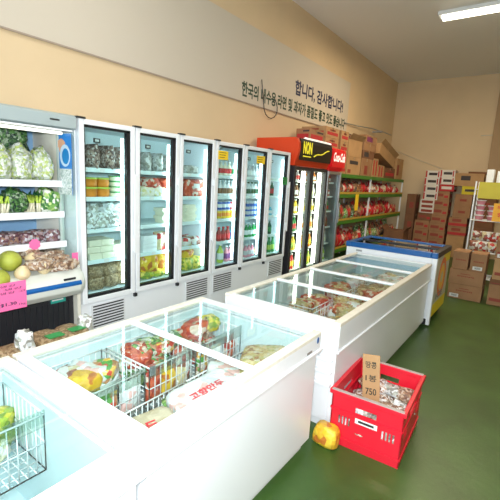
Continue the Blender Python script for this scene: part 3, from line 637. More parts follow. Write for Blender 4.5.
# F1 raised baskets: three along the left half, goods in them
bsk = [(.86, .38), (1.27, .35), (1.66, .40)]
for k, (y, d) in enumerate(bsk):
    wire_basket(.38, d, .24, 'white wire basket hanging in the middle freezer, %s of the raised row' % ['nearest', 'middle', 'farthest'][k], (-1.90, y, .45))
for k in range(2): wire_basket(.42, .60, .26, 'low white wire basket in the right half of the middle freezer, %s' % ['near one', 'far one'][k], (-1.45, .85 + k * .62, .30), rail=False)
HUE = dict(frozen_red_bag='red and cream', yellow_bag='yellow', red_white_bag='red and white', white_bag='white', red_bag='red brown', green_bag='green', pale_yellow_bag='pale yellow', yellow_green_bag='yellow green', brown_bag='brown', frozen_food_bag='tan brown', mushroom_bag='brown', grey_pack='grey')
NTH = ['nearest', 'second', 'third', 'fourth', 'fifth', 'sixth', 'seventh', 'eighth', 'ninth', 'tenth', 'eleventh', 'twelfth']
def pile(kind, mats_list, xr, yr, z, n, size, label, cat, group, seed=0, layers=1, dz=.05, flat=.5):
    rnd = random.Random(seed); cnt = {}
    for k in range(n):
        m = mats_list[rnd.randrange(len(mats_list))]; lay = (k * layers) // n; cnt[lay] = cnt.get(lay, -1) + 1
        x = rnd.uniform(*xr); y = yr[0] + (yr[1] - yr[0]) * ((k + .5) * layers / n % 1.0)
        o = ob(kind, crumple(size * rnd.uniform(.9, 1.2), size * rnd.uniform(.7, 1), size * flat, seed + k, amp=.24, sub=3), m)
        ln = 'top' if lay == layers - 1 else ['lowest', 'second', 'third', 'fourth', 'fifth'][lay]
        o.location = (x, y, z + lay * dz); o.rotation_euler = (rnd.uniform(-.2, .2), rnd.uniform(-.2, .2), rnd.uniform(0, 3.1))
        tag(o, '%s %s, %s, %s layer, %s from near end' % (HUE.get(m.name, 'printed'), kind.replace('_', ' '), label, ln, NTH[cnt[lay]]), cat, group)
pile('frozen_pack', [P['frozen2'], P['yel'], P['redwhite'], P['white']], (-1.81, -1.70), (.95, 1.16), .48, 15, .16, 'near raised basket', 'frozen pack', 'packs in the nearest raised basket', 100, 3, .07)
pile('frozen_pack', [P['redbag'], P['gre'], P['frozen2'], P['yelgr2']], (-1.81, -1.70), (1.35, 1.54), .48, 15, .16, 'middle raised basket', 'frozen pack', 'packs in the middle raised basket', 120, 3, .075)
pile('frozen_pack', [P['yelgr'], P['gre'], P['root'], P['redbag']], (-1.81, -1.70), (1.75, 1.98), .48, 15, .16, 'far raised basket', 'frozen pack', 'packs in the far raised basket', 140, 4, .06)
pile('frozen_pack', [P['gre'], P['frozen2'], P['gre'], P['yelgr2']], (-1.44, -1.10), (.90, 1.42), .34, 24, .16, 'near low basket', 'frozen pack', 'packs in the near low basket', 160, 3, .065)
pile('frozen_pack', [P['frozen'], P['redwhite'], P['white'], P['root']], (-1.44, -1.10), (1.52, 2.02), .34, 27, .16, 'far low basket', 'frozen pack', 'packs in the far low basket', 180, 3, .07)
for k, (y, d) in enumerate(bsk):
    for q in range(3):
        m_ = [P['redwhite'], P['frozen2'], P['white'], P['redbag'], P['yel']][(k * 3 + q) % 5]
        fp = tag(ob('frozen_pack', pouch(.11, .055, .19 - .02 * (q % 2), 90 + k * 3 + q), m_), '%s upright frozen pack at the rail of %s raised basket, %s' % (HUE.get(m_.name, 'printed'), ['near', 'middle', 'far'][k], ORD[q]), 'frozen pack', 'upright packs at the basket rails')
        fp.location = (-1.565, y + .065 + q * (d - .13) / 2, .455); fp.rotation_euler = (0, 0, R(90))
def big_bag(loc, rot, w, d, h, m, txt, tm, label, tw=.16, th=.05):
    o = ob('dumpling_bag', crumple(w, d, h, int(loc[1] * 100), pw=.35, amp=.05), m, bevel=0); tag(o, label, 'frozen food bag'); o.location = loc; o.rotation_euler = rot
    if txt: text(txt, tm, o, (-tw / 2, -th / 2, h * 1.0 + .006), (1, 0, 0), (0, 1, 0), tw, th, 'red_lettering', bold=.03)
    return o
big_bag((-1.22, 1.40, .555), (.1, -.15, 1.35), .38, .26, .08, P['white'], '고향만두', RINK, 'white plastic bag with red lettering in the middle freezer by the divider', .2, .05)
big_bag((-1.22, 1.01, .545), (.05, -.12, 1.2), .30, .25, .07, packmat('tan_bag', [(.62, .50, .36), (.66, .54, .40), (.58, .46, .32)], 9), '만두', RINK, 'tan pack with red lettering in the near corner of the middle freezer', .12, .07)
big_bag((-1.16, 1.84, .535), (0, -.1, .5), .28, .27, .17, P['frozen'], None, None, 'brown yellow frozen food bag heaped at the far right of the middle freezer')
big_bag((-1.30, 1.67, .52), (.1, .1, .9), .26, .2, .10, P['white'], None, None, 'plain white bag behind the lettered white bag in the middle freezer')
tag(ob('flat_food_box', MB().box((-.05, -.20, 0), (.05, .20, .035)), P['white'], loc=(-1.07, 1.16, .62), bevel=.004), 'long flat white box along the right wall of the middle freezer', 'box')
# F0: near empty, yellow packs in far left corner
wire_basket(.38, .36, .26, 'white wire basket holding the yellow packs in the nearest freezer', (-1.90, .36, .44), rail=True)
pile('frozen_pack', [P['yelgr'], P['yelgr2']], (-1.82, -1.68), (.48, .66), .46, 6, .16, 'nearest freezer', 'frozen pack', 'yellow packs in the nearest freezer', 200, 2, .08)
wire_basket(.40, .62, .22, 'empty white wire basket low in the nearest freezer', (-1.42, .10, .20), rail=False)
# F2 contents
rndz = random.Random(5)
for q, (ya, yb) in enumerate([(2.42, 3.00), (3.08, 3.70), (3.78, 4.34), (4.42, 4.98)]):
    nm = ['nearest', 'second', 'third', 'farthest'][q]
    mats_ = [[P['frozen'], P['frozen'], P['frozen2'], P['yel'], P['gre']], [P['frozen'], P['frozen'], P['redbag'], P['white']], [P['frozen'], P['frozen'], P['nut'], P['redbag']], [P['gray'], P['white'], P['frozen']]][q]
    wire_basket(.50, yb - ya, .24, 'white wire basket on the right under the %s lid of the long freezer' % nm, (-1.48, ya, .30), rail=False, pitch=.05)
    wire_basket(.36, yb - ya, .20, 'white wire basket on the left under the %s lid of the long freezer' % nm, (-1.85, ya, .38), rail=False, pitch=.08)
    pile('frozen_pack', mats_, (-1.38, -1.09), (ya + .09, yb - .09), .32, 36, .17, 'long freezer %s lid' % nm, 'frozen pack', 'packs under the %s lid' % nm, 220 + q * 50, 4, .075)
    pile('frozen_pack', mats_, (-1.74, -1.60), (ya + .09, yb - .09), .40, 14, .18, 'long freezer %s lid, left' % nm, 'frozen pack', 'left packs under the %s lid' % nm, 420 + q * 40, 2, .08)

# ------------------------------------------------------------------ blue topped freezer
BF = root('blue_top_freezer', 'white freezer with blue top frame and yellow orange printed side, at the far end', 'freezer', (-2.04, 5.12, 0))
Wb, Lb, Hb = 1.15, .90, .93
b = MB().box((0, 0, .09), (.05, Lb, Hb - .07)).box((Wb - .05, 0, .09), (Wb, Lb, Hb - .07)).box((.05, 0, .09), (Wb - .05, .05, Hb - .07)).box((.05, Lb - .05, .09), (Wb - .05, Lb, Hb - .07)).box((.05, .05, .09), (Wb - .05, Lb - .05, .15))
ob('body', b, WHITE, BF, bevel=.006)
fr = MB(); f = .06
for (a, c) in (((-.01, -.01, Hb - .07), (f, Lb + .01, Hb)), ((f, -.01, Hb - .07), (Wb - f, f, Hb)), ((f, Lb - f, Hb - .07), (Wb - f, Lb + .01, Hb)), ((Wb - f, -.01, Hb - .07), (Wb + .01, f, Hb))): fr.box(a, c)
ob('blue_top_frame', fr, BLUE, BF, bevel=.008)
ob('black_side_frame', MB().box((Wb - f, f, Hb - .07), (Wb + .012, Lb + .01, Hb + .002)), BLACKP, BF, bevel=.006)
ob('sliding_lid', MB().box((f, f, Hb - .02), (Wb - f, Lb - f, Hb - .014)), glassmat('grey_lid_glass', (.40, .35, .30), 2.0), BF)
ob('lid_bar', MB().box((f, Lb * .5 - .012, Hb - .022), (Wb - f, Lb * .5 + .012, Hb + .002)), BLACKP, BF)
ob('lid_rail', MB().box((.30, f + .01, Hb - .012), (Wb * .75, f + .03, Hb + .0)), BLACKP, BF)
ob('nameplate', MB().box((.14, -.003, Hb - .12), (.22, 0, Hb - .095)), GREYM, BF)
ob('white_edge_trim', MB().box((Wb - .03, -.012, .02), (Wb + .012, .05, Hb - .07)), WHITE, BF, bevel=.004)
art = ob('printed_side', MB().box((Wb, .05, .10), (Wb + .006, Lb - .01, Hb - .07), 0).box((Wb + .006, .05, .10), (Wb + .0075, Lb - .01, .26), 1).box((Wb + .006, .45, .74), (Wb + .0075, Lb - .01, Hb - .07), 1), [mat('print_cream', (.50, .52, .44), .4), mat('print_yellow', (.78, .62, .02), .4)], BF)
def ring(cy, cz, r1, r2, x0, x1, n=24):
    mb = MB()
    for k in range(n):
        a, c = 2 * math.pi * k / n, 2 * math.pi * (k + 1) / n
        p = [(cy + r1 * math.cos(a), cz + r1 * 1.1 * math.sin(a)), (cy + r2 * math.cos(a), cz + r2 * 1.1 * math.sin(a)), (cy + r2 * math.cos(c), cz + r2 * 1.1 * math.sin(c)), (cy + r1 * math.cos(c), cz + r1 * 1.1 * math.sin(c))]
        mb.extr(p, 'x', x0, x1)
    return mb
ob('orange_logo', ring(.47, .56, .17, .24, Wb + .006, Wb + .008), mat('print_orange', (.72, .16, .03), .4), art)
ob('yellow_logo', ring(.47, .56, .07, .15, Wb + .006, Wb + .0082), mat('print_amber', (.80, .45, .05), .4), art)
text('ICE', mat('print_grey_blue', (.15, .22, .30), .5), art, (Wb + .007, .22, .30), (0, 1, 0), (0, 0, 1), .40, .07, bold=.02)
ob('base', MB().box((.05, .05, .0), (Wb - .05, Lb - .05, .09)), BLACKP, BF)
pile('ice_cream_pack', [P['redwhite'], P['frozen'], P['gray']], (-1.8, -1.2), (5.35, 5.85), .16, 24, .22, 'blue topped freezer', 'frozen pack', 'packs in the blue topped freezer', 600, 6, .09)

# ------------------------------------------------------------------ red topped two door cooler and red single door cooler
def cooler(name, label, y0, W, top, ndoor, frame, signm, side, xfr=-2.88, zsign=(1.92, 2.31), tube=True):
    r = root(name, label, 'drinks cooler', (xfr, y0, 0)); D = .68; zs, zt = zsign
    ob('cabinet', MB().box((-D, 0, .04), (-D + .04, W, zs)).box((-D, 0, .04), (-.06, .04, zs)).box((-D, W - .04, .04), (-.06, W, zs)).box((-D, .04, .04), (-.06, W - .04, .30)).box((-.06, 0, .04), (-.01, W, .22)), side, r, bevel=.004)
    ob('liner', MB().box((-D + .04, .04, .30), (-D + .05, W - .04, zs)), LINER, r)
    prof = [(-D, zs), (-.02, zs), (.0, zs + .05), (.035, zs + .14), (.05, zs + .22), (.045, zt - .07), (.02, zt - .02), (-.03, zt), (-D, zt)]
    ob('canopy', MB().extr(prof, 'y', 0, W), signm[1], r, bevel=.004)
    dw = W / ndoor
    for i in range(ndoor):
        a, c = i * dw + .005, (i + 1) * dw - .005; z0, z1 = .24, zs - .01; fwd = .05
        d = ob('door', MB().box((-.055, a, z0), (0, a + fwd, z1)).box((-.055, c - fwd, z0), (0, c, z1)).box((-.055, a + fwd, z1 - .05), (0, c - fwd, z1)).box((-.055, a + fwd, z0), (0, c - fwd, z0 + .06)), frame, r, bevel=.004)
        ob('glass', MB().box((-.03, a + fwd, z0 + .06), (-.024, c - fwd, z1 - .05)), GLASS, d)
        ob('handle', MB().box((0, c - .035, 1.0), (.025, c - .015, 1.35)), frame, d, bevel=.003)
        if tube:
            ob('lamp', MB().box((-.11, c - fwd - .085, .34), (-.075, c - fwd - .012, zs - .07)), TUBEW, r)
    for z in (.62, .92, 1.20, 1.46, 1.70):
        s = MB().box((-D + .05, .04, z - .012), (-.13, W - .04, z - .002)).box((-.13, .04, z - .02), (-.122, W - .04, z + .01))
        ob('shelf', s, WIRE, r)
    ob('shelf', MB().box((-D + .05, .04, .30), (-.10, W - .04, .315)), WIRE, r)
    return r
RC = cooler('drinks_cooler', 'two door drinks cooler with red canopy and black lightbox sign', 5.0, 1.10, None, 2, BLACKP, (BLACKP, RED), BLACKP)
ob('red_side_panel', MB().box((-.68, -.004, 1.92), (-.0, 0, 2.31)), RED, RC)
# black sign board on the bulged canopy front, pale strip over it
sgn = ob('sign_board', MB().extr([(.036, 2.00), (.052, 2.10), (.060, 2.15), (.057, 2.24), (.036, 2.30), (.015, 2.30), (.03, 2.0)], 'y', .05, 1.08), mat('sign_black', (.012, .010, .008), .3), RC)
ob('light_strip', MB().extr([(.040, 2.298), (.046, 2.318), (.0, 2.334), (-.03, 2.318)], 'y', .25, 1.06), mat('strip_pale', (.8, .8, .76), .4, emit=(1, .97, .88), es=.5), RC)
text('NON', YEL, sgn, (.0665, .10, 2.09), (0, 1, 0), (0, 0, 1), .27, .175, 'yellow_lettering', bold=.05)
ob('yellow_underline', MB().box((.0505, .13, 2.05), (.0605, .36, 2.064)), YEL, sgn)
wv = MB(); prev = None
for k in range(16):
    t = k / 15; p = (.0655, .45 + .50 * t, 2.07 + .115 * t + .012 * math.sin(t * 9)); 
    if prev: wv.rod(prev, p, .006 + .004 * abs(math.sin(k)), 0, 5)
    prev = p
ob('yellow_wave', wv, YEL, sgn)
for k, w_ in enumerate('ABC'): pass
CC = cooler('drinks_cooler', 'single door grey framed cooler with red sign and white script', 6.12, .56, None, 1, GREYM, (BLACKP, COKERED), GREYM, zsign=(1.90, 2.28), tube=True)
ob('sign_face', MB().extr([(.048, 1.96), (.058, 2.10), (.056, 2.20), (.04, 2.25), (.02, 2.25), (.02, 1.96)], 'y', .02, .54), COKERED, CC)
text('Coca-Cola', mat('sign_white', (.9, .88, .85), .4, emit=(1, .95, .9), es=.4), CC, (.0605, .04, 2.05), (0, 1, 0), (0, 0, 1), .46, .15, 'white_script', bold=.03, shear=.35)
LB = mat('lamp_dim', (.8, .8, .75), .4)
for o in list(CC.children):
    if o.name.startswith('lamp'): bpy.data.objects.remove(o)
# drinks in the coolers
cz = [.315, .62, .92, 1.20, 1.46, 1.70]
spec = [[(C_['red'], Y_), (C_['lime'], Y_)], [(Y_, C_['lime']), (C_['orange'], Y_)], [(G_, Rr), (C_['cream'], C_['orange'])], [(Y_, C_['cream']), (C_['cream'], Y_)], [(C_['brown'], W_), (S_, C_['cream'])], [(S_, Rr), (C_['orange'], W_)]]
zn = ['bottom', 'fifth shelf', 'fourth shelf', 'third shelf', 'second shelf', 'top shelf']
for s, z in enumerate(cz):
    for d in range(2):
        a = 5.0 + d * .55 + .085; n = 5; c1_, c2_ = spec[s][d]
        hh = [.25, .24, .24, .22, .20, .17][s]
        sp_ = [(-3.06 - kx * .1, a + (j + .5) * .073, z) for kx in range(1) for j in range(n)]
        nm = 'drink bottle, %s, %s door of red topped cooler' % (zn[s], ['left', 'right'][d])
        put('drink_bottle', bottle(.033, hh, None), [c1_, c2_, W_], sp_, nm, 'bottle', nm)
    sp_ = [(-3.06, 6.12 + .085 + (j + .5) * .078, z) for j in range(5)]
    nm = 'drink bottle on the %s of the grey framed cooler' % zn[s]
    put('drink_bottle', bottle(.033, [.22, .22, .2, .19, .18, .15][s], None) if s != 4 else can(.033, .12), [[C_['lime'], C_['silver'], C_['dred'], C_['green'], C_['red'], C_['red']][s], [C_['cream'], C_['cream'], C_['brown'], Rr, W_, W_][s], S_], sp_, nm, 'bottle', nm)

# ------------------------------------------------------------------ green snack shelving along left wall
SX, SY0, SY1 = -2.97, 6.74, 10.9
SU = root('snack_shelving', 'long wall shelving unit with green shelf edges and yellow price rails', 'shelving', (SX, SY0, 0))
Ls = SY1 - SY0
for y in (0, Ls * .41, Ls - .03): ob('post', MB().box((-.02, y, 0), (.012, y + .022, 1.86)).box((-.58, y, 0), (-.55, y + .03, 1.86)), WHITE, SU)
SZ = [1.87, 1.50, 1.00, .47, .12]
for k, z in enumerate(SZ):
    s = ob('shelf', MB().box((-.60, .0, z - .03), (.0, Ls, z)).box((0, 0, z - .065), (.02, Ls, z + .005)), GREEN, SU)
    if k: ob('price_rail', MB().box((.018, 0, z + .005), (.024, Ls, z + .045)), YRAIL, s)
ob('yellow_hanging_sign', MB().box((.030, .85, 1.18), (.033, 1.02, 1.50)), YPAPER, SU)
rnd = random.Random(11)
for s, z in enumerate(SZ[1:4]):
    n = 22
    for sec, (ya, yb, mm) in enumerate([(SY0 + .08, SY0 + 1.65, [P['snack2'], P['dark'], P['snack']]), (SY0 + 1.80, SY1 - .1, [P['snack'], P['redwhite'], P['snack']])]):
        if s == 2: mm = [[P['snack'], P['snack'], P['snack2']], [P['dark'], P['snack2'], P['gre']]][sec]
        if s == 1: mm = [[P['snack2'], P['dark'], P['gre']], [P['snack'], P['snack'], P['snack2']]][sec]
        nn = int((yb - ya) / .17)
        for row in range(2):
            for j in range(nn):
                m = mm[rnd.randrange(3)]; h = rnd.uniform(.17, .24) + row * .07 + (.05 if s else 0)
                o = ob('snack_bag', pouch(.19, .12, h, j + row * 7 + s * 13), m); o.location = (SX - .10 - row * .18, ya + (j + .5) * (yb - ya) / nn, z); o.rotation_euler = (0, rnd.uniform(-.35, -.15), R(90) + rnd.uniform(-.3, .3))
                col_ = {'snack_bag': 'red', 'mixed_snack_bag': 'brown and yellow', 'dark_snack_bag': 'dark brown', 'red_white_bag': 'red and white', 'green_bag': 'green'}[m.name]
                lb = '%s snack bag, %s bay, %s green shelf, %s row, %s' % (col_, ['near', 'far'][sec], ['second', 'third', 'fourth'][s], ['front', 'back'][row], (ORD + ['tenth from left', 'eleventh from left', 'twelfth from left', 'thirteenth from left', 'fourteenth from left', 'fifteenth from left'])[j])
                tag(o, lb, 'snack bag', 'snack bags on the %s green shelf' % ['second', 'third', 'fourth'][s])

# ------------------------------------------------------------------ cartons
def carton(x0, x1, y0, d, z0, h, m, label, prints=(), face='y', rz=0, txt=None, group=None, open_=False, txtm=None):
    """box with tape seam and printed marks; prints=[(u0,u1,v0,v1,mat)] as fractions on its front faces (towards -y and towards +x)"""
    w = x1 - x0; r = root('cardboard_carton', label, 'carton', ((x0 + x1) / 2, y0 + d / 2, z0), rz, group)
    hh = h - .002
    ob('box_body', MB().box((-w / 2, -d / 2, 0), (w / 2, d / 2, hh)), m, r, bevel=.003)
    if open_:
        for sg in (-1, 1):
            o = ob('flap', MB().box((0, -d / 2, 0), (.12, d / 2, .004)), m, r); o.location = (sg * w / 2, 0, hh); o.rotation_euler = (0, R(-50) if sg > 0 else R(-130), 0)
    else: ob('tape', MB().box((-w / 2 - .001, -.025, hh - .0), (w / 2 + .001, .025, hh + .0015)).box((w / 2, -.025, hh - .06), (w / 2 + .0015, .025, hh)), TAPE, r)
    if prints:
        by = {}
        for (u0, u1, v0, v1, pm) in prints: by.setdefault(pm.name, (pm, []))[1].append((u0, u1, v0, v1))
        for pm, ls in by.values():
            q = MB()
            for (u0, u1, v0, v1) in ls:
                q.box((-w / 2 + u0 * w, -d / 2 - .0015, v0 * hh), (-w / 2 + u1 * w, -d / 2, v1 * hh))
                q.box((w / 2, -d / 2 + u0 * d, v0 * hh), (w / 2 + .0015, -d / 2 + u1 * d, v1 * hh))
            ob('printed_mark', q, pm, r)
    if txt: text(txt, txtm or RINK, r, (-w * .3, -d / 2 - .002, hh * .45), (1, 0, 0), (0, 0, 1), w * .6, hh * .17, 'lettering', off=0)
    return r
KR = mat('carton_red_print', (.46, .03, .03), .7); KW = mat('carton_white', (.72, .68, .62), .8); KB = mat('carton_black_print', (.05, .04, .04), .7); KY = mat('carton_yellow', (.62, .50, .03), .8)
KM = mat('carton_maroon_print', (.28, .05, .03), .7)
# stacks on the back wall (front faces at y=11.0)
yb_ = 11.0; dq = .42
def stack(x0, x1, z0, hs, m, desc, prints, y=yb_, d=dq, off=None, txt=None):
    z = z0; n = len(hs)
    for k, h in enumerate(hs):
        o = rnd.uniform(-.012, .012)
        nm = 'only one' if n == 1 else ('lowest' if k == 0 else 'topmost' if k == n - 1 else ['', 'second', 'third', 'fourth', 'fifth', 'sixth', 'seventh', 'eighth', 'ninth'][k] + ' from the bottom')
        carton(x0 + o, x1 + o, y, d, z, h, m, desc + ', ' + nm, prints, txt=txt); z += h
    return z
wp = [(.0, .10, .05, .95, KR), (.22, .80, .35, .7, KB), (.84, .92, .1, .9, KR)]
bp_ = [(.1, .62, .35, .7, KM), (.68, .92, .2, .5, KR)]
zt_ = stack(-2.58, -2.22, 0, [.215] * 4, CARDB, 'brown printed carton in the low left stack at back wall', bp_)
zt_ = stack(-2.52, -2.18, zt_, [.20], CARDD, 'dark brown carton between the brown and white cartons at back wall', bp_)
zt_ = stack(-2.50, -2.16, zt_, [.115, .115, .115], KW, 'thin white carton with maroon print, left back stack', [(.1, .9, .2, .8, KM)])
stack(-2.45, -2.105, zt_, [.185, .185, .185, .185], KW, 'white carton with red ends high on left back stack', wp)
zt2 = stack(-2.20, -1.82, 0, [.205] * 8, CARDB, 'brown printed carton in the second tall stack at back wall', bp_, d=.40, y=11.02)
zt2 = stack(-2.095, -1.76, zt2, [.17], KR, 'red carton with white print on the second back stack', [(.15, .85, .3, .7, KW)])
stack(-2.095, -1.76, zt2, [.18, .18], KW, 'white carton with red ends on second back stack', wp)
stack(-2.84, -2.61, 0, [.50, .50, .52], CARDD, 'dark brown carton standing left of the back wall stacks', [(.35, .8, .3, .6, KM)])
z3 = stack(-1.76, -1.36, 0, [.55], CARDL, 'plain tan carton at the foot of the third back stack', [])
z3 = stack(-1.77, -1.36, z3, [.23, .23], CARDB, 'red striped carton in the third back stack', [(0, 1, .1, .4, KR), (.2, .7, .55, .85, KM)])
z3 = stack(-1.70, -1.32, z3, [.29, .29], CARDB, 'plain brown carton in the third back stack', [(.3, .7, .4, .6, KM)])
z3 = stack(-1.58, -1.24, z3, [.20], KY, 'yellow green carton in the third back stack below the wide carton', [(.2, .8, .35, .65, KB)])
stack(-1.75, -1.12, z3, [.31], CARDL, 'wide tan carton with dark print on top of the third back stack', [(.22, .55, .45, .8, KB)])
stack(-1.22, -.80, 0, [.4, .4, .4, .35], CARDD, 'dark carton behind the right hand shelf', [(.2, .7, .35, .65, KM)])
carton(-1.5, -1.1, 11.15, .3, z3 + .31, .05, CARDD, 'thin flattened brown carton lying on the wide tan carton')
# floor cartons in the aisle (front at y=6.85)
FP = [(.25 + .055 * k, .29 + .055 * k, .52 + .02 * (k % 2), .60, KM) for k in range(9)] + [(.33, .62, .70, .74, KM)]
FQ = [(.2 + .11 * k, .28 + .11 * k, .50, .57, KM) for k in range(6)]
labm = mat('barcode_label', (.70, .70, .68), .6)
def barcode(r, w, d, u, v0):
    q = MB().box((-w / 2 + u, -d / 2 - .002, v0), (-w / 2 + u + .13, -d / 2 - .0005, v0 + .055), 0)
    for k in range(9): q.box((-w / 2 + u + .03 + k * .009, -d / 2 - .003, v0 + .012), (-w / 2 + u + .034 + k * .009, -d / 2 - .002, v0 + .045), 1)
    ob('barcode_label', q, [labm, INK], r, label='white barcode label')
a1 = carton(-.97, -.50, 6.85, .46, 0, .235, CARDB, 'wide brown carton with barcode label on the green floor, lowest of its stack', FP); barcode(a1, .47, .46, .03, .02)
carton(-.98, -.505, 6.85, .46, .235, .235, CARDB, 'wide brown carton second from the floor under two small cartons', FP)
a2 = carton(-.965, -.745, 6.87, .36, .47, .28, CARDB, 'small brown carton at left on the wide floor cartons', FQ)
a3 = carton(-.715, -.50, 6.87, .36, .47, .28, CARDB, 'small brown carton with barcode label at right on the wide floor cartons', FQ); barcode(a3, .215, .36, .04, .02)
for k, (x, z, h, m) in enumerate([(-.42, 0, .32, CARDB), (-.42, .32, .08, CARDD), (-.40, .40, .32, CARDL), (-.41, .72, .28, CARDB)]):
    c_ = carton(x, x + .48, 6.85 if k < 3 else 6.88, .44, z, h, m, 'brown carton at the right edge of the aisle stack, %s' % ['lowest', 'thin one second from floor', 'third from floor', 'topmost with barcode label'][k], [(.05, .45, .2, .35, KM)])
    if k == 3: barcode(c_, .48, .44, .03, .01)

# ------------------------------------------------------------------ right hand display shelf
RX, RY = -.94, 8.0
RS = root('display_shelf', 'white wire display shelf with yellow sheet along its top, right side', 'shelf', (RX, RY, 0))
for (x, y) in ((0, 0), (1.2, 0), (0, .45), (1.2, .45)): ob('post', MB().box((x, y, 0), (x + .022, y + .022, 1.86)), WHITE, RS)
for z in (.15, .62, 1.18, 1.72):
    m = MB(); 
    for k in range(14): m.rod((.02, .02 + k * .033, z), (1.2, .02 + k * .033, z), .003, 0, 4)
    m.rod((.0, .0, z), (1.22, 0, z), .008).rod((.0, .47, z), (1.22, .47, z), .008).rod((0.01, 0, z), (0.01, .47, z), .007)
    for k in range(4): m.rod((.3 * k + .1, 0, z), (.3 * k + .1, .47, z), .005)
    ob('wire_shelf', m, WIRE, RS)
ob('yellow_sheet', MB().box((.06, -.016, 1.57), (1.22, -.010, 1.85)), YGPAPER, RS, label='yellow green paper sheet')
op = ob('orange_price_poster', MB().box((.33, -.03, 1.19), (.85, -.026, 1.50)), OPAPER, RS, label='orange price poster with red writing')
text('특별 세일', RINK, op, (.38, -.032, 1.40), (1, 0, 0), (0, 0, 1), .38, .06, 'handwriting', off=0); text('$ 2.50', RINK, op, (.40, -.032, 1.27), (1, 0, 0), (0, 0, 1), .30, .07, 'handwriting', off=0)
bowl = MB().lathe([(.05, 0), (.055, .01), (.078, .075), (.083, .078), (.083, .088)], n=14, mis=[0, 1, 0, 0])
bm_ = mesh('noodle_bowl', bowl, [C_['white'], C_['pink']])
for c in range(6):
    lb = 'white noodle bowl in %s stack from the left, right hand shelf' % ordn[c]; n = [4, 3, 3, 3, 3, 3][c]
    put('noodle_bowl', bm_, None, [(RX + .12 + c * .19, RY + .12, 1.184 + k * .0885) for k in range(n)], lb, 'bowl', 'noodle bowls, %s stack' % ordn[c])
for c in range(8):
    for l_ in range(2):
        put('snack_bag', pouch(.17, .10, .19, 40 + c), P['redwhite'], [(RX + .11 + c * .145 + l_ * .03, RY + .10 + l_ * .14, .626, .3 * (c % 3 - 1))], 'red and white snack bag, low wire shelf, %s row, %s' % (['front', 'back'][l_], ORD[c]), 'snack bag', 'red and white bags on the low wire shelf')
        
for c in range(7):
    put('snack_bag', pouch(.16, .08, .17, 60 + c), P['redwhite'], [(RX + .13 + c * .15, RY + .12, .80 + .02, .2 * (c % 3 - 1))], 'red and white snack bag on top of the low wire shelf bags, %s' % ORD[c], 'snack bag', 'red and white bags on top of the low shelf bags')
for k in range(4):
    put('white_box', MB().box((-.055, -.10, 0), (.055, .10, .085)), C_['white'], [(RX + .20, RY + .15, 1.726 + k * .0855)], 'small pale white box, %s of the stack on the right hand shelf' % ['lowest', 'second', 'third', 'topmost'][k], 'box', None, bevel=.003)
put('white_box', MB().box((-.10, -.10, 0), (.10, .10, .32)), C_['white'], [(RX + .40, RY + .18, 1.726)], 'larger pale box beside the small stack on top of the right hand shelf', 'box', None, bevel=.004)

# ------------------------------------------------------------------ cartons on top of the green shelving and coolers
sx = SX - .02
def tc(y0, w, z0, h, m, label, prints=(), xo=0.0, dep=.42, **k):
    r = carton(SX - .03 - xo - dep, SX - .03 - xo, y0, w, z0, h, m, label, prints, **k); return r
rp = [(.1, .9, .25, .55, KR), (.3, .7, .65, .8, KM)]
carton(-3.24, -3.0, 5.60, .49, 2.312, .20, CARDB, 'long brown carton with red lettering on top of the two door cooler', [(.08, .92, .2, .6, KR), (.5, .95, .75, .88, KB)])
carton(-3.45, -2.99, 6.14, .53, 2.28, .17, CARDL, 'brown carton on the single door cooler, lower one', rp)
carton(-3.45, -2.99, 6.14, .53, 2.45, .17, CARDL, 'brown carton on the single door cooler, upper one', rp)
z = 1.87
for k, h in enumerate([.19, .19, .19, .19]): tc(6.78, .34, z, h, CARDL, 'tan carton with red print, %s of the near stack on the green shelving' % ['lowest', 'second', 'third', 'topmost'][k], rp); z += h
tc(7.14, .70, 1.87, .34, CARDL, 'large tan carton with cut opening on the green shelving, lower one', [(.2, .8, .6, .8, KB), (.1, .3, .1, .3, KM)])
tc(7.14, .70, 2.21, .32, CARDL, 'large plain tan carton on the green shelving, upper one', open_=True)
tc(7.88, .62, 1.87, .36, CARDB, 'brown carton beside the large tan ones on the green shelving', [(.3, .6, .1, .6, KM)])
tc(7.92, .66, 2.23, .16, CARDD, 'dark carton lying above the brown carton on the shelving', [(.1, .5, .2, .8, KB)])
tc(7.92, .74, 2.39, .15, CARDB, 'thin brown carton below the purple printed one on the shelf top')
tc(8.00, .66, 2.54, .16, CARDB, 'brown carton with purple red print at the top of the middle shelf pile', [(.1, .6, .2, .8, mat('carton_purple', (.2, .03, .12), .7))])
tc(8.56, .34, 1.87, .40, CARDL, 'narrow tan carton with red stripes in the middle of the shelf top', [(.1, .3, .1, .9, KR), (.6, .8, .1, .9, KR)])
tc(8.94, .42, 1.87, .28, CARDL, 'small tan carton with red stripes right of the narrow one', [(.1, .3, .1, .9, KR), (.5, .7, .1, .9, KR)])
tc(9.40, .80, 1.87, .25, CARDD, 'dark brown carton under the tilted open carton on the shelving', rp)
t_ = carton(-3.42, -3.02, 8.95, 1.2, 2.20, .24, CARDL, 'open tan carton lying tilted on the far end of the shelf top', open_=True); t_.rotation_euler = (R(-13), 0, 0); t_.location.z = 2.27
tc(10.30, .56, 1.87, .52, CARDL, 'upright tan carton at the far end of the shelf top', [(.1, .4, .2, .7, KM)])

# low brown cartons on the floor between shelving end and the back stacks
carton(-2.95, -2.45, 9.6, .5, 0, .40, CARDD, 'brown carton on the floor at the end of the green shelving', bp_)
carton(-2.93, -2.47, 9.62, .46, .40, .26, CARDD, 'open dark carton on the floor carton by the green shelving', open_=True)

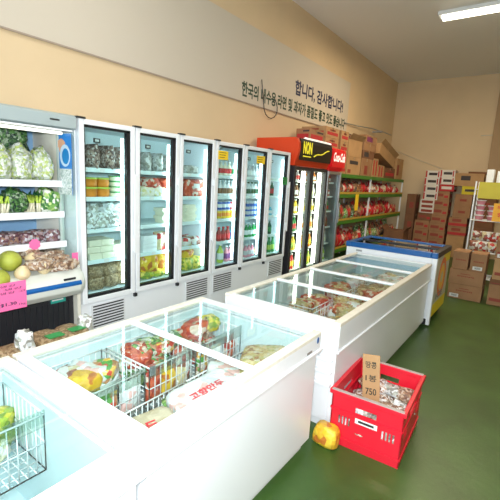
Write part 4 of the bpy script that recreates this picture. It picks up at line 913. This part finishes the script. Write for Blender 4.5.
# ------------------------------------------------------------------ red crate with bags and cardboard sign
cx0, cx1, cy0, cy1, ch = -.918, -.468, 2.29, 2.87, .38
K = root('plastic_crate', 'red plastic crate with grey rim beside the long freezer', 'crate', ((cx0 + cx1) / 2, (cy0 + cy1) / 2, 0), R(2.5))
w, d = (cx1 - cx0) / 2, (cy1 - cy0) / 2
def wallslots(u, zlo, zhi, fixed, axis, t):
    """a crate wall with two hand-hole windows and slots, as strips"""
    mb = MB(); holes = sorted([(-u * .30, u * .30, zhi - .10, zhi - .06)] + [(s * u * .62 + k * .022 - .033, s * u * .62 + k * .022 - .021, zlo + .14, zlo + .20) for s in (-1, 1) for k in range(4)])
    xs = sorted({-u, u} | {h[0] for h in holes} | {h[1] for h in holes})
    for a, b in zip(xs, xs[1:]):
        hs = [h for h in holes if h[0] <= a + 1e-6 and h[1] >= b - 1e-6]; z = zlo
        for h in sorted(hs, key=lambda q: q[2]):
            seg(mb, a, b, z, h[2], fixed, axis, t); z = h[3]
        seg(mb, a, b, z, zhi, fixed, axis, t)
    return mb
def seg(mb, a, b, z0, z1, fx, axis, t):
    if axis == 'x': mb.box((a, fx, z0), (b, fx + t, z1))
    else: mb.box((fx, a, z0), (fx + t, b, z1))
for (u, fx, ax) in ((w, -d, 'x'), (w, d - .008, 'x'), (d, -w, 'y'), (d, w - .008, 'y')):
    s = ob('side_wall', wallslots(u, .01, ch - .02, fx, ax, .008), CRATE, K)
    rb_ = MB()
    for z in (.05, .24):
        if ax == 'x': rb_.box((-u, fx - .008, z), (u, fx + .014, z + .012))
        else: rb_.box((fx - .008, -u, z), (fx + .014, u, z + .012))
    ob('rib', rb_, CRATE, s)
ob('base', MB().box((-w, -d, 0), (w, d, .012)), CRATE, K)
e = .016; rm = MB().box((-w - e, -d - e, ch - .03), (w + e, -d + .01, ch), 0).box((-w - e, d - .01, ch - .03), (w + e, d + e, ch), 0).box((-w - e, -d, ch - .03), (-w + .01, d, ch), 0).box((w - .01, -d, ch - .03), (w + e, d, ch), 0)
ob('rim', rm, CRATE, K, bevel=.004)
for a_, c_ in ((-d - e - .001, -d + .008), (d - .008, d + e)): ob('grey_rim_strip', MB().box((-w, a_, ch), (w, c_, ch + .004)), CRATEG, K, label='grey brown strip')
lb_ = ob('white_print', MB().box((-.06, -d - .0095, .20), (.08, -d - .0085, .235), 0).box((-.04, -d - .010, .21), (.06, -d - .0094, .225), 1), [PAPER, INK], K)
for k in range(22):
    o = ob('snack_bag', crumple(.14, .12, .07, 700 + k, amp=.35), [P['silver'], P['root'], packmat('clear_brown_bag', [(.75, .72, .68), (.30, .16, .10), (.85, .84, .82), (.16, .09, .06), (.6, .45, .35)], 40)][k % 3])
    o.location = (-.69 + (-.13 + .085 * (k % 4)), 2.575 + (-.20 + .10 * ((k // 4) % 5)), .10 + .055 * (k // 8)); o.rotation_euler = (rnd.uniform(-.4, .4), rnd.uniform(-.4, .4), rnd.uniform(0, 3)); tag(o, 'clear bag of brown food in red crate, %s layer, %s row, %s' % (['lowest', 'middle', 'top'][k // 8], NTH[(k // 4) % 5], ORD[k % 4]), 'food bag', 'bags in the red crate')
sg = tag(ob('cardboard_sign', MB().box((-.055, -.003, 0), (.055, .003, .40)), CARDL, loc=(-.69, 2.43, .21), rot=(R(-4), R(-6), R(8))), 'upright cardboard strip with handwriting standing in the red crate', 'sign')
for k, t in enumerate(['땅콩', '1봉', '750']): text(t, INK, sg, (-.036, -.0035, .31 - k * .09), (1, 0, 0), (0, 0, 1), .07, .045, 'handwriting', off=.0003, bold=.01)
# yellow carton low between the freezers
tag(ob('yellow_bag', crumple(.16, .12, .14, 900), P['yel'], loc=(-.90, 2.235, 0)), 'yellow bag on the floor between the two rows of freezers', 'bag')
